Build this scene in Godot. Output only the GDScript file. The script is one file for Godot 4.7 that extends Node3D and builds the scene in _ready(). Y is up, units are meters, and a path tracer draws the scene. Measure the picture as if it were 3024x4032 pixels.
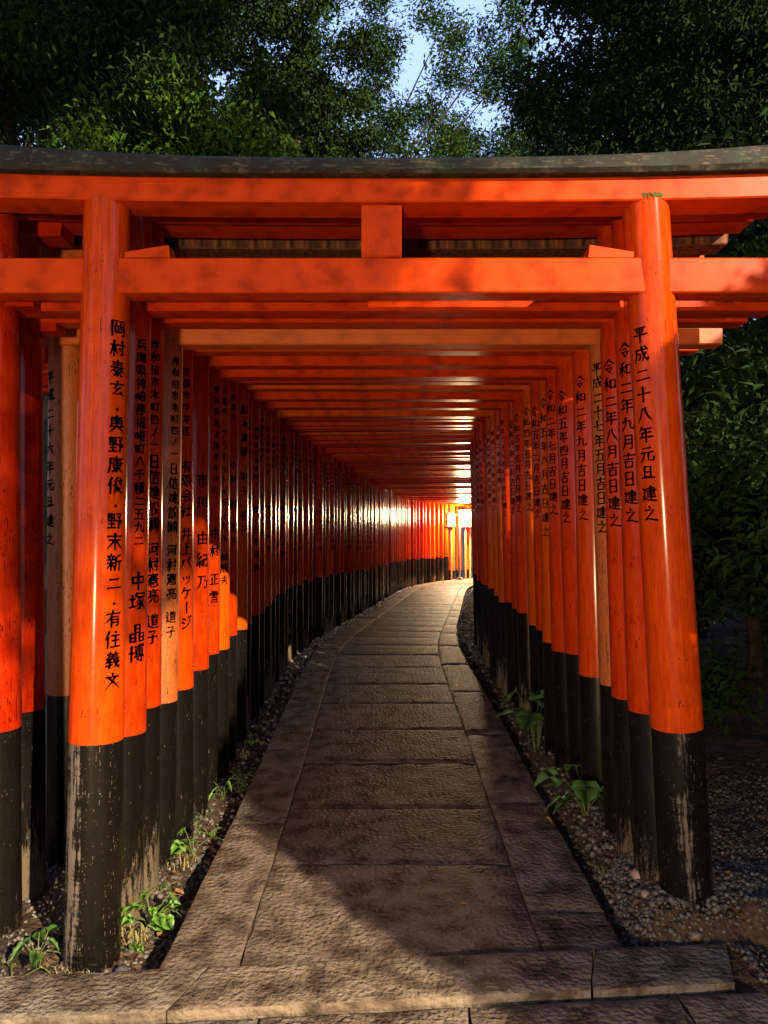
extends Node3D
# A torii tunnel at dusk. x is right, d is metres forward of the camera (z = -d), y is up.

var rng := RandomNumberGenerator.new()
var noise := FastNoiseLite.new()
var used := {}
var M := {}

# ------------------------------------------------------------------ helpers
func V(x: float, y: float, d: float) -> Vector3:
	return Vector3(x, y, -d)

func numbered(called: String) -> String:
	var n: int = used.get(called, 0)
	used[called] = n + 1
	return called if n == 0 else "%s_%03d" % [called, n]

func tag(o: Node, label: String, category: String, group := "", kind := "") -> void:
	if label: o.set_meta("label", label)
	if category: o.set_meta("category", category)
	if group: o.set_meta("group", group)
	if kind: o.set_meta("kind", kind)

func thing(called: String, label: String, category: String, at: Vector3, group := "") -> Node3D:
	var o := Node3D.new()
	o.name = numbered(called)
	add_child(o, true)
	o.position = at
	tag(o, label, category, group)
	return o

func put(called: String, mesh: Mesh, mat: Material, parent: Node, at := Transform3D.IDENTITY) -> MeshInstance3D:
	var o := MeshInstance3D.new()
	o.name = called if parent != self else numbered(called)
	o.mesh = mesh
	o.material_override = mat
	o.transform = at
	o.cast_shadow = GeometryInstance3D.SHADOW_CASTING_SETTING_ON
	parent.add_child(o, true)
	return o

func arrays_mesh(v: PackedVector3Array, n: PackedVector3Array, uv: PackedVector2Array, idx: PackedInt32Array) -> ArrayMesh:
	var a := []
	a.resize(Mesh.ARRAY_MAX)
	a[Mesh.ARRAY_VERTEX] = v
	a[Mesh.ARRAY_NORMAL] = n
	if uv.size(): a[Mesh.ARRAY_TEX_UV] = uv
	a[Mesh.ARRAY_INDEX] = idx
	var m := ArrayMesh.new()
	m.add_surface_from_arrays(Mesh.PRIMITIVE_TRIANGLES, a)
	return m

# a flat-shaded quad, corners given in order round it
func quad(st: SurfaceTool, a: Vector3, b: Vector3, c: Vector3, e: Vector3) -> void:
	st.add_vertex(a); st.add_vertex(b); st.add_vertex(c)
	st.add_vertex(a); st.add_vertex(c); st.add_vertex(e)

func begin() -> SurfaceTool:
	var st := SurfaceTool.new()
	st.begin(Mesh.PRIMITIVE_TRIANGLES)
	st.set_smooth_group(-1)
	return st

func finish(st: SurfaceTool) -> ArrayMesh:
	st.generate_normals()
	return st.commit()

# a chamfered beam along x; rise lifts the ends; the section may lean out at the top by lean
func beam(x0: float, x1: float, y0: float, y1: float, z0: float, z1: float, rise := 0.0, ch := 0.005, slant := 0.0, cuts := 14, rise_top := -1.0) -> ArrayMesh:
	var st := begin()
	var n := 1 if rise == 0.0 else cuts
	var prev := []
	for i in n + 1:
		var t := float(i) / n
		var ring := []
		for p in [[y0, z1 - ch], [y0 + ch, z1], [y1 - ch, z1], [y1, z1 - ch], [y1, z0 + ch], [y1 - ch, z0], [y0 + ch, z0], [y0, z0 + ch]]:
			var yy: float = p[0]
			var k := (yy - y0) / (y1 - y0)
			var x := lerpf(x0 - slant * k, x1 + slant * k, t)
			var up := lerpf(rise, rise if rise_top < 0.0 else rise_top, k) * pow(absf(x) / 1.45, 2.6)
			ring.append(Vector3(x, yy + up, p[1]))
		if i > 0:
			for j in 8:
				var q := (j + 1) % 8
				quad(st, prev[j], prev[q], ring[q], ring[j])
		if i == 0 or i == n:
			for j in range(1, 7):
				if i == 0:
					st.add_vertex(ring[0]); st.add_vertex(ring[j]); st.add_vertex(ring[j + 1])
				else:
					st.add_vertex(ring[0]); st.add_vertex(ring[j + 1]); st.add_vertex(ring[j])
		prev = ring
	return finish(st)

# a round tapered post between two points; rings = [[share of length, radius], ...]
func post(b: Vector3, t: Vector3, rings: Array, segs := 28, cap := true, wob := 0.0, seed_ := 0) -> ArrayMesh:
	var ax := (t - b).normalized()
	var rx := (Vector3.RIGHT - ax * ax.x).normalized()
	var rz := rx.cross(ax).normalized()
	if absf(ax.x) > 0.9:
		rz = (Vector3.BACK - ax * ax.z).normalized()
		rx = ax.cross(rz)
	var length := (t - b).length()
	var v := PackedVector3Array(); var n := PackedVector3Array(); var uv := PackedVector2Array(); var ix := PackedInt32Array()
	for i in rings.size():
		var f: float = rings[i][0]
		var r: float = rings[i][1]
		for s in segs + 1:
			var a := TAU * s / segs
			var dir := rx * sin(a) + rz * cos(a)
			var rr := r
			if wob > 0.0:
				rr += wob * noise.get_noise_3d(sin(a) * 14.0 + seed_ * 31.0, f * length * 9.0, cos(a) * 14.0)
			v.append(b + ax * (f * length) + dir * rr)
			n.append(dir)
			uv.append(Vector2(float(s) / segs, 1.0 - f))
	for i in rings.size() - 1:
		for s in segs:
			var p := i * (segs + 1) + s
			ix.append_array([p, p + segs + 1, p + 1, p + 1, p + segs + 1, p + segs + 2])
	if cap:
		var base := v.size()
		var lr: Array = rings[rings.size() - 1]
		for s in segs + 1:
			v.append(v[(rings.size() - 1) * (segs + 1) + s]); n.append(ax); uv.append(Vector2(float(s) / segs, 0.0))
		v.append(b + ax * (float(lr[0]) * length + 0.006)); n.append(ax); uv.append(Vector2(0.5, 0.0))
		for s in segs:
			ix.append_array([base + s, base + segs + 1, base + s + 1])
	return arrays_mesh(v, n, uv, ix)

func path_tube(pts: Array, radii: Array, segs := 8) -> ArrayMesh:
	var v := PackedVector3Array(); var n := PackedVector3Array(); var uv := PackedVector2Array(); var ix := PackedInt32Array()
	for i in pts.size():
		var p: Vector3 = pts[i]
		var q: Vector3 = pts[mini(i + 1, pts.size() - 1)]
		var o: Vector3 = pts[maxi(i - 1, 0)]
		var ax := (q - o).normalized()
		var rx := ax.cross(Vector3(0.31, 0.2, 0.93)).normalized()
		var rz := rx.cross(ax)
		for s in segs + 1:
			var a := TAU * s / segs
			var dir := rx * sin(a) + rz * cos(a)
			v.append(p + dir * float(radii[i])); n.append(dir); uv.append(Vector2(float(s) / segs, i * 0.3))
	for i in pts.size() - 1:
		for s in segs:
			var p := i * (segs + 1) + s
			ix.append_array([p, p + segs + 1, p + 1, p + 1, p + segs + 1, p + segs + 2])
	return arrays_mesh(v, n, uv, ix)

# ------------------------------------------------------------------ lettering
# Brush strokes on a 0..99 grid: each point is xxyy (y down), points of a stroke joined by "-".
const STROKE := {
	"一": "0850-9250", "二": "2030-8030 0878-9278", "十": "0845-9245 5005-5095", "八": "4015-3050-0892 5512-6550-9590",
	"九": "1035-7033-7080-9585-9568 4008-3860-0892", "七": "0850-9240 4008-4080-8885-9068", "六": "5003-5022 0832-9232 3545-0892 6045-9592",
	"五": "1212-8812 4512-3588 1545-7845-7288 0590-9590", "四": "1218-1690 1218-8818-8490 3818-3555-2465 6018-6058-8060 1686-8486",
	"千": "7805-2020 0845-9245 5015-5096", "中": "1528-1862 1528-8528-8262 1860-8260 5003-5097",
	"市": "5003-5018 0822-9222 2240-2282 2240-7840-7880-6878 5022-5097", "川": "2012-2060-0892 5015-5075 8210-8296",
	"由": "1530-1792 1530-8530-8392 1760-8360 1788-8388 5005-5088", "田": "1520-1790 1520-8520-8390 5020-5088 1754-8354 1788-8388",
	"日": "2508-2592 2508-7508-7592 2550-7550 2588-7588", "月": "3008-3060-1295 3008-7808-7892-6290 3034-7834 3058-7858",
	"口": "1520-1885 1520-8520-8285 1880-8280", "木": "0830-9230 5004-5097 4832-0588 5232-9588", "本": "0830-9230 5004-5097 4832-0588 5232-9588 3274-6874",
	"末": "0520-9520 1442-8642 5004-5097 4842-0590 5242-9590", "子": "2010-7810-5035 5035-5285-3590 0848-9248",
	"之": "4804-5418 1828-7828-1885 1882-4076-9692", "元": "2215-7815 0840-9240 3640-3070-0894 6240-6286-9288-9468",
	"文": "5003-5018 0825-9225 7025-0894 2628-9492", "平": "1512-8512 3020-3640 7020-6242 0652-9452 5012-5097",
	"年": "3004-1030 2618-8818 2840-8440 2840-2866 0666-9466 5418-5497",
	"成": "2022-9022 2022-2060-0692 2046-4646-4480-3476 5404-6660-9490-9470 8040-5888 7404-8614",
	"建": "0818-2818-1240-2640-0690 1258-3082-9692 4018-8418-8442 3030-9530 4042-8442 4055-8855 3668-9268 6404-6482",
	"令": "5002-0642 5002-9542 3840-6240 2258-7658-5880 4070-6094", "禾": "7806-2018 0636-9436 5014-5097 4838-0580 5238-9576",
	"士": "0840-9240 5003-5095 2096-8096", "岡": "1208-1296 1208-8808-8896-7692 3220-3834 6820-6034 2440-7640 5040-5072 3050-3074 3074-7074 7050-7074",
	"寸": "0830-9430 6404-6490-4484 2448-3664", "泰": "1614-8414 2028-8028 0842-9242 5002-4642-0670 5442-9672 5054-5096-4290 2862-4072 2490-4476 7462-5876 5476-7692",
	"玄": "5002-5018 0622-9422 5024-2446-5650 7038-2080-8276 7066-8890",
	"奥": "5002-4210 1812-1856 1812-8212-8256 3030-7030 5018-5054 3620-4228 6620-5828 4834-3050 5234-7050 0664-9464 4858-4070-0696 5464-9496",
	"里": "1808-1850 1808-8208-8250 1830-8230 1850-8250 5008-5090 1668-8468 0690-9490", "予": "1810-8010-5034 3424-6040 0650-9250-7868 5050-5094-3488",
	"康": "5002-5012 1014-9414 1414-1260-0296 3026-8026-8052 2040-9440 3052-8052 5418-5492-4288 3062-4270 2490-4674 8058-6468 6068-9492",
	"亻": "7004-0650 4434-4497", "夋": "4804-1426-8424 7010-8828 3234-1054 6234-8452 4050-1284 3064-8064-0896 3066-9496",
	"亲": "5002-5012 1016-9016 3020-3634 7020-6434 0636-9436 1054-8854 5036-5096 4658-1284 5458-8880", "斤": "8008-2020 2020-2060-0496 2044-9644 6444-6498",
	"有": "0622-9422 4604-3640-0470 3640-3697 3640-8040-8094-6690 3656-8056 3672-8072", "主": "4604-5614 1428-8628 1856-8256 0692-9492 5028-5092",
	"義": "3002-3812 7002-6212 1416-8616 2028-8028 0840-9240 5016-5040 4044-1852 0660-9460 3050-3094-2290 0682-4474 5844-6676-9496-9480 8066-5692 7446-8654",
	"兵": "7604-2416 2412-2462 2434-8634 6034-6062 0662-9462 3670-0896 6470-9294",
	"庫": "5002-5012 1214-9414 1414-1260-0296 2828-9028 3440-8440 3440-3466 8440-8466 3453-8453 3466-8466 2080-9680 6018-6098",
	"県": "2806-2856 2806-8006-8056 2822-8022 2838-8038 2856-8056 0808-0868 0868-9468 5068-5098 3072-1092 7072-9292",
	"礻": "4602-5812 0824-8424-0664 4848-4898 5450-8464", "申": "1420-1674 1420-8620-8474 1646-8446 1674-8474 5002-5098",
	"山": "5006-5080 1030-1080-9080 9028-9082", "奇": "0816-9216 5002-4020-1038 5418-8436 0444-9644 1858-1884 1858-5858-5684 1882-5682 7844-7894-6088",
	"君": "1806-8006-7846 0426-9626 1246-8646 5006-4046-0470 2858-2896 2858-8258-8096 2892-8092", "阝": "1806-1898 1806-8006-4640-8262-7476-5070",
	"畐": "0806-9206 2020-2040 2020-8020-8040 2040-8040 1052-1096 1052-9052-9096 5052-5092 1072-9072 1094-9094", "丁": "0416-9616 5616-5690-3484",
	"重": "8004-2012 0622-9622 2034-2066 2034-8034-8066 2050-8050 2066-8066 5010-5092 1278-8878 0492-9692", "土": "0836-9236 5006-5088 0490-9684",
	"冢": "1008-1026 1008-9408-8824 2428-8028 5428-1458 4446-5470-5094-4090 5058-1076 5274-1496 8042-6258 5854-9694",
	"専": "0414-9614 7402-8610 2026-2056 2026-8026-8056 2040-8040 2056-8056 5002-5064 0468-9668 7258-7294-5690 3076-4288",
	"厂干": "1034-9434 1434-1270-0296 3050-8450 2470-9670 5650-5698", "ノ": "7010-5560-1592", "言": "4602-5412 0618-9418 2032-7832 2046-7846 2460-2496 2460-7660-7696 2492-7692",
	"殳": "2406-2030-0446 2406-7206-7434-9436 1654-8054-0496 2256-9496", "朱": "2606-1430 2020-8820 0644-9444 5002-5098 4846-0684 5246-9682",
	"括": "1205-0350-1295 8805-9750-8895", "氵": "2206-6020 0834-5048 1894-7060", "可": "0414-9614 1434-1470 1434-5434-5470 1466-5466 7814-7892-5886",
	"憲": "5002-5010 1012-1026 1012-9012-8824 2822-7222 2232-7832 0642-9442 5014-5042 1850-1866 1850-8250-8266 3850-3864 6250-6264 1866-8266 1474-0894 3072-3492-7492-7880 4670-5680 8272-9490",
	"亮": "5002-5012 0614-9414 2826-2842 2826-7226-7242 2842-7242 0852-0868 0852-9252-8668 3864-3480-0896 6064-6290-9290-9476",
	"首": "3402-4212 6802-6012 2018-9818 5418-5030 3230-3278 3230-8430-8478 3246-8446 3262-8462 3278-8478", "辶": "1006-2018 0634-2234-1050-2266-0482 0682-2678-4090-9692",
	"京": "5002-5014 0618-9418 2430-2452 2430-7630-7652 2452-7652 5052-5092-3888 3062-1086 6862-8884", "者": "1816-7216 4602-4634 0434-9634 8804-0668 3054-3096 3054-8054-8096 3074-8074 3094-8094",
	"区": "1010-9010 1010-1292-9492 7020-2676 2826-7878", "艮": "1806-1892-4680 1806-8206-8048 1828-8028 1848-8048 4848-9494 9056-6270",
	"会": "5002-0640 5002-9540 3040-7040 1056-9056 4656-2288-8284 6868-8894", "井": "0828-9228 0462-9662 3206-3266-1496 6806-6898", "上": "4606-4690 4640-8440 0492-9692",
	"パ": "3020-0884 6220-9282 8004-7412-8020-8812-8004", "ッ": "2040-2860 4836-5454 8034-7470-4496", "ケ": "3406-2430-0852 2830-9430 6430-5470-2896", "ー": "5010-5090",
	"ジ": "2016-4030 1242-3456 1492-5078-9034 7008-8020 8800-9612", "糸": "4802-1430-5238 7624-1662-8258 5060-5098 2472-1090 7470-9090", "己": "1212-8012-8046 1646-8046 1646-1684-2892-9492-9674",
	"乃": "1412-7612-6442-9044-8690-6486 3612-3456-0894",
	"愛": "8002-1812 2018-2830 5016-5228 8014-6830 0834-0848 0834-9234-8648 3040-3252-6052-6446 1846-1056 4638-5446 7846-9056 4052-1082 3064-7864-1298 3066-9496",
	"矢": "3004-0834 2222-8822 0450-9650 4822-4654-0496 5256-9292", "名": "4402-1040 3820-8020-0480 3032-4644 3254-3298 3254-8654-8698 3294-8694",
	"屋": "1808-8608-8628 1828-8628 1808-1650-0498 2842-9042 5442-3458-8256 7448-8864 3474-8674 5862-5892 2294-9694", "正": "1012-9012 5012-5090 5050-8450 2440-2490 0492-9692",
	"雪": "2006-8006 0820-0836 0820-9220-8834 5006-5048 2428-3828 2440-3840 6228-7628 6240-7640 2056-8056-8096 2474-8074 1894-8094",
	"尾": "1808-8608-8628 1828-8628 1808-1650-0498 7838-3048 3062-8256 2678-9670 5642-5886-6692-9290-9476", "プ": "1024-8024-6462-2696 8802-8010-8818-9610-8802",
	"ラ": "2412-7812 1236-8836-7268-2896", "ネ": "4604-5416 1424-8024-0864 4848-4898 6052-8864", "ト": "3606-3696 3638-8060", "メ": "7406-5250-1094 2434-8482",
	"デ": "2412-7212 0840-9240 5240-4874-2296 8202-8812 9200-9810", "ィ": "8032-2470 5452-5498", "カ": "1230-8430-7890-6286 4606-4050-1092", "ル": "2818-2456-0690 5412-5486-9250",
	"辰": "1608-9208 1608-1456-0298 3024-8424 2442-9642 3642-3492-5282 5642-9696 9052-6866", "夫": "1826-8226 0850-9250 5003-4850-0696 5250-9496",
	"金": "5002-0434 5002-9634 2834-7234 1850-8450 5034-5088 2658-3476 7458-6476 0692-9492", "勇": "2008-7808-5222 3014-5624 1828-1860 1828-8228-8260 5026-5058 1843-8243 1858-8258 0670-8870-8294-6690 4860-4076-0898",
	"夢": "0610-9410 3202-3220 6802-6820 1028-1044 1028-9028-9044 3628-3642 6428-6442 1044-9044 0652-0664 0652-9452-9064 4460-1284 3870-7670-2498 3876-5484",
	"采": "8002-1412 1620-2634 4618-5030 8016-7032 0446-9646 5036-5098 4848-0482 5248-9680", "彡": "8004-5024-1036 8632-5052-1264 9262-5484-0698",
	"莉": "0612-9412 3002-3024 7002-7024 5228-1436 0448-5648 3234-3298 3250-0678 3452-5472 6634-6678 8828-8894-7290", "・": "4646-5454",
}
# characters put together from the ones above: [part, x0, y0, x1, y1]
const JOINED := {
	"村": [["木", 0, 0, 48, 99], ["寸", 44, 0, 99, 99]], "和": [["禾", 0, 0, 54, 99], ["口", 52, 10, 99, 92]], "吉": [["士", 0, 0, 99, 44], ["口", 14, 46, 86, 102]],
	"旦": [["日", 10, 0, 90, 74], ["一", 0, 40, 99, 99]], "野": [["里", 0, 2, 52, 98], ["予", 48, 0, 99, 99]], "俊": [["亻", 0, 0, 36, 99], ["夋", 28, 0, 99, 99]],
	"新": [["亲", 0, 0, 54, 99], ["斤", 48, 2, 99, 99]], "住": [["亻", 0, 0, 36, 99], ["主", 28, 0, 99, 99]], "神": [["礻", 0, 0, 44, 99], ["申", 40, 0, 99, 99]],
	"崎": [["山", 0, 14, 36, 86], ["奇", 34, 0, 99, 99]], "郡": [["君", 0, 0, 62, 99], ["阝", 58, 0, 99, 99]], "福": [["礻", 0, 0, 42, 99], ["畐", 38, 0, 99, 99]],
	"町": [["田", 0, 6, 50, 86], ["丁", 48, 2, 99, 99]], "種": [["禾", 0, 0, 42, 99], ["重", 38, 0, 99, 99]], "塚": [["土", 0, 10, 34, 90], ["冢", 32, 0, 99, 99]],
	"晶": [["日", 20, 0, 80, 50], ["日", -6, 48, 52, 99], ["日", 48, 48, 106, 99]], "博": [["十", 0, 4, 32, 96], ["専", 30, 0, 99, 99]], "岸": [["山", 20, 0, 80, 30], ["厂干", 0, 0, 99, 99]],
	"信": [["亻", 0, 0, 36, 99], ["言", 28, 0, 99, 99]], "設": [["言", 0, 0, 46, 99], ["殳", 42, 2, 99, 98]], "株": [["木", 12, 6, 46, 94], ["朱", 42, 6, 88, 94], ["括", 0, 0, 99, 99]],
	"河": [["氵", 0, 0, 34, 99], ["可", 30, 0, 99, 99]], "道": [["首", 20, 0, 99, 92], ["辶", 0, 0, 99, 99]], "都": [["者", 0, 0, 62, 99], ["阝", 58, 0, 99, 99]],
	"限": [["阝", 0, 0, 40, 99], ["艮", 34, 0, 99, 99]], "社": [["礻", 0, 0, 46, 99], ["土", 42, 4, 99, 96]], "紀": [["糸", 0, 0, 50, 99], ["己", 48, 6, 99, 98]],
	"知": [["矢", 0, 0, 58, 99], ["口", 54, 14, 99, 90]], "古": [["十", 0, 0, 99, 56], ["口", 12, 46, 88, 99]], "林": [["木", 0, 0, 50, 99], ["木", 48, 0, 99, 99]],
	"鈴": [["金", 0, 0, 50, 99], ["令", 46, 0, 99, 99]], "彩": [["采", 0, 0, 62, 99], ["彡", 56, 2, 99, 98]],
}
var glyph_cache := {}

func glyph(c: String) -> Array:
	if glyph_cache.has(c): return glyph_cache[c]
	var out := []
	if JOINED.has(c):
		for g in JOINED[c]:
			for s in glyph(g[0]):
				var t := PackedVector2Array()
				for p in s: t.append(Vector2(lerpf(g[1], g[3], p.x) , lerpf(g[2], g[4], p.y)) / Vector2(99.0, 99.0))
				out.append(t)
	elif STROKE.has(c):
		for s in STROKE[c].split(" "):
			var t := PackedVector2Array()
			for p in s.split("-"): t.append(Vector2(float(p.substr(0, 2)), float(p.substr(2, 2))) / 99.0)
			out.append(t)
	elif c != " ":
		push_warning("no strokes for " + c)
	glyph_cache[c] = out
	return out

# lays columns of characters on a leaning tapered post; lines = [text, height of its top, size, pitch]
func inscription(b: Vector3, t: Vector3, r0: float, r1: float, border: float, lines: Array, face: float) -> ArrayMesh:
	var ax := (t - b).normalized()
	var length := (t - b).length()
	var rx := (Vector3.RIGHT - ax * ax.x).normalized()
	var rz := rx.cross(ax).normalized()
	var v := PackedVector3Array(); var n := PackedVector3Array(); var ix := PackedInt32Array()
	for line in lines:
		var y: float = line[1]
		var size: float = line[2]
		for ch in str(line[0]):
			if ch == " ":
				y -= float(line[3]) * 0.6
				continue
			var tilt := rng.randf_range(-0.03, 0.03)
			for s in glyph(ch):
				var pts := PackedVector2Array()
				for k in s.size():
					if k > 0 and k < s.size() - 1:
						var d0: Vector2 = (s[k] - s[k - 1]).normalized()
						var d1: Vector2 = (s[k + 1] - s[k]).normalized()
						if d0.dot(d1) > 0.45:
							pts.append(s[k].lerp(s[k - 1], 0.3)); pts.append(s[k].lerp(s[k - 1], 0.1).lerp(s[k + 1], 0.1)); pts.append(s[k].lerp(s[k + 1], 0.3))
							continue
					if k > 0:
						pts.append(s[k - 1].lerp(s[k], 0.5))
					pts.append(s[k])
				var start := v.size()
				var np := pts.size()
				var total := s[0].distance_to(s[s.size() - 1]) as float
				var endd: Vector2 = (pts[np - 1] - pts[np - 2]).normalized()
				var sweep := absf(endd.x) > 0.3 and endd.y > 0.3 and total > 0.3
				for k in np:
					var dir: Vector2 = (pts[mini(k + 1, np - 1)] - pts[maxi(k - 1, 0)]).normalized()
					var seg: Vector2 = (pts[mini(k + 1, np - 1)] - pts[k] if k < np - 1 else pts[k] - pts[k - 1]).normalized()
					var w := 0.047 + 0.022 * absf(seg.y)
					if ch == "・": w = 0.075
					var p := pts[k]
					if k == 0:
						p -= dir * 0.02
						w *= 1.18
					elif k < np - 1:
						w *= 0.84
					if k == np - 1:
						p += dir * 0.03
						w *= 0.35 if sweep else (1.15 if absf(endd.x) > 0.8 else 0.75)
					var nr := Vector2(-dir.y, dir.x)
					for side: float in [-1.0, 1.0]:
						var q: Vector2 = p + nr * w * side - Vector2(0.5, 0.5)
						q.y += q.x * (tilt - 0.05)
						var h := y - (q.y + 0.5) * size
						var rb := lerpf(r0, r1, border / length) * 1.015
						var r := lerpf(rb, r1, (h - border) / (length - border)) + 0.003
						var a := face + q.x * size / r
						var o := rx * sin(a) + rz * cos(a)
						v.append(b + ax * h + o * r); n.append(o)
				for k in np - 1:
					var i := start + k * 2
					ix.append_array([i, i + 1, i + 2, i + 1, i + 3, i + 2])
			y -= float(line[3]) * (0.72 if ch == "・" else 1.0)
	if ix.is_empty(): return null
	return arrays_mesh(v, n, PackedVector2Array(), ix)

# ------------------------------------------------------------------ the lie of the land
const WALL := [[-8.0, -0.955], [0.0, -0.955], [2.82, -0.955], [5.0, -0.95], [8.1, -0.94], [9.2, -0.86], [10.7, -0.69], [12.8, -0.43], [14.3, -0.25], [17.0, 0.08], [20.0, 0.5], [21.5, 0.85], [23.0, 1.45], [24.3, 2.2], [25.4, 3.1], [26.5, 4.4], [27.2, 5.6], [27.8, 7.2], [28.2, 9.0]]
const RISE := [[-60.0, 0.0], [2.4, 0.0], [4.0, 0.05], [5.2, 0.12], [7.0, 0.22], [8.5, 0.26], [12.0, 0.245], [16.0, 0.22], [24.0, 0.2], [90.0, 0.2]]

func table(t: Array, d: float) -> float:
	for i in t.size() - 1:
		if d <= t[i + 1][0] or i == t.size() - 2:
			var p0: float = t[maxi(i - 1, 0)][1]
			var p1: float = t[i][1]
			var p2: float = t[i + 1][1]
			var p3: float = t[mini(i + 2, t.size() - 1)][1]
			var h: float = t[i + 1][0] - t[i][0]
			var hm: float = maxf(t[i][0] - t[maxi(i - 1, 0)][0], 0.001)
			var hp: float = maxf(t[mini(i + 2, t.size() - 1)][0] - t[i + 1][0], 0.001)
			var m1 := ((p1 - p0) / hm + (p2 - p1) / h) * 0.5 if i > 0 else (p2 - p1) / h
			var m2 := ((p2 - p1) / h + (p3 - p2) / hp) * 0.5 if i < t.size() - 2 else (p2 - p1) / h
			var x: float = clampf((d - t[i][0]) / h, 0.0, 1.0)
			var x2 := x * x
			var x3 := x2 * x
			return (2 * x3 - 3 * x2 + 1) * p1 + (x3 - 2 * x2 + x) * h * m1 + (-2 * x3 + 3 * x2) * p2 + (x3 - x2) * h * m2
	return t[t.size() - 1][1]

func ground(d: float) -> float:
	return table(RISE, d)

var line_pts := []   # centre line samples: [x, d, yaw, arc length]

func trace_line() -> void:
	var s := 0.0
	var d := -8.0
	var last := Vector2.ZERO
	while d < 28.2:
		var slope := (table(WALL, d + 0.05) - table(WALL, d - 0.05)) / 0.1
		var yaw := atan(slope)
		var p := Vector2(table(WALL, d) + 0.975 * cos(yaw), d - 0.975 * sin(yaw))
		if line_pts.size():
			s += p.distance_to(last)
		last = p
		line_pts.append([p.x, p.y, yaw, s])
		d += 0.05
	var s0 := 0.0
	for q in line_pts:
		if q[1] <= 2.82: s0 = q[3]
	for q in line_pts: q[3] -= s0

func along(s: float) -> Array:   # centre, yaw at arc length s from the first gate
	for i in line_pts.size() - 1:
		if line_pts[i + 1][3] >= s:
			var a: Array = line_pts[i]
			var b: Array = line_pts[i + 1]
			var t: float = clampf((s - a[3]) / maxf(b[3] - a[3], 0.0001), -50.0, 1.0)
			return [Vector2(lerpf(a[0], b[0], t), lerpf(a[1], b[1], t)), lerpf(a[2], b[2], t)]
	var e: Array = line_pts[line_pts.size() - 1]
	return [Vector2(e[0], e[1]), e[2]]

func off_line(s: float, o: float) -> Vector2:   # a point o metres to the right of the centre line
	var q := along(s)
	return q[0] + Vector2(cos(q[1]), -sin(q[1])) * o

# ------------------------------------------------------------------ materials
func noise_tex(freq: float, oct: int, size := 512, normal := false, strength := 4.0, seed_ := 1, ramp: Gradient = null, kind := FastNoiseLite.TYPE_SIMPLEX_SMOOTH) -> NoiseTexture2D:
	var f := FastNoiseLite.new()
	f.noise_type = kind
	f.seed = seed_
	f.frequency = freq
	f.fractal_octaves = oct
	var t := NoiseTexture2D.new()
	t.noise = f
	t.width = size
	t.height = size
	t.seamless = true
	t.as_normal_map = normal
	t.bump_strength = strength
	if ramp: t.color_ramp = ramp
	return t

func ramp(stops: Array) -> Gradient:
	var g := Gradient.new()
	var o := PackedFloat32Array(); var c := PackedColorArray()
	for s in stops:
		o.append(s[0]); c.append(s[1])
	g.offsets = o
	g.colors = c
	return g

func lin(r: float, g: float, b: float) -> Color:
	return Color(r, g, b).linear_to_srgb()

func mat(c: Color, rough := 0.6) -> StandardMaterial3D:
	var m := StandardMaterial3D.new()
	m.albedo_color = c
	m.roughness = rough
	return m

# paint wear: brush streaks, specks and nicks; light values leave the paint as it is
func paint_image(seed_: int, wear: float) -> ImageTexture:
	var w := 256
	var h := 1024
	var img := Image.create(w, h, false, Image.FORMAT_RGB8)
	var f := FastNoiseLite.new()
	f.seed = seed_
	f.frequency = 1.0
	for y in h:
		for x in w:
			var a := TAU * x / w
			var cx := sin(a) * 6.0
			var cz := cos(a) * 6.0
			var streak := f.get_noise_3d(cx * 1.6, y * 0.008, cz * 1.6)
			var blot := f.get_noise_3d(cx * 0.4 + 40.0, y * 0.018, cz * 0.4)
			var fine := f.get_noise_3d(cx * 6.0, y * 0.03, cz * 6.0 + 70.0)
			var k := 0.9 + 0.12 * streak + 0.08 * blot + 0.04 * fine
			var rub := f.get_noise_3d(cx * 0.7 + 80.0, y * 0.006, cz * 0.7) + 0.5 * streak + 0.35 * fine
			var c := Color(k, k * (1.0 + 0.16 * blot * wear), k)
			if rub > 0.5:
				c = c.lerp(Color(0.75, 0.82, 0.95) * k, clampf((rub - 0.5) * 1.6, 0.0, 0.45) * minf(wear, 1.0))
			var nick := f.get_noise_3d(cx * 4.0 + 15.0, y * 0.045, cz * 4.0)
			var where := f.get_noise_3d(cx * 0.5 - 30.0, y * 0.012, cz * 0.5)
			if nick > 0.52 - 0.1 * wear and where > 0.22:
				c = c.lerp(Color(0.35, 0.3, 0.28), 0.7)
			var crack := absf(f.get_noise_3d(cx * 0.9 + 9.0, y * 0.0022 + 50.0, cz * 0.9))
			if crack < 0.007 * wear and f.get_noise_2d(y * 0.011, seed_ * 3.1) > 0.15:
				c = c.lerp(Color(0.2, 0.12, 0.1), 0.85)
			img.set_pixel(x, y, c)
	return ImageTexture.create_from_image(img)

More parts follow.
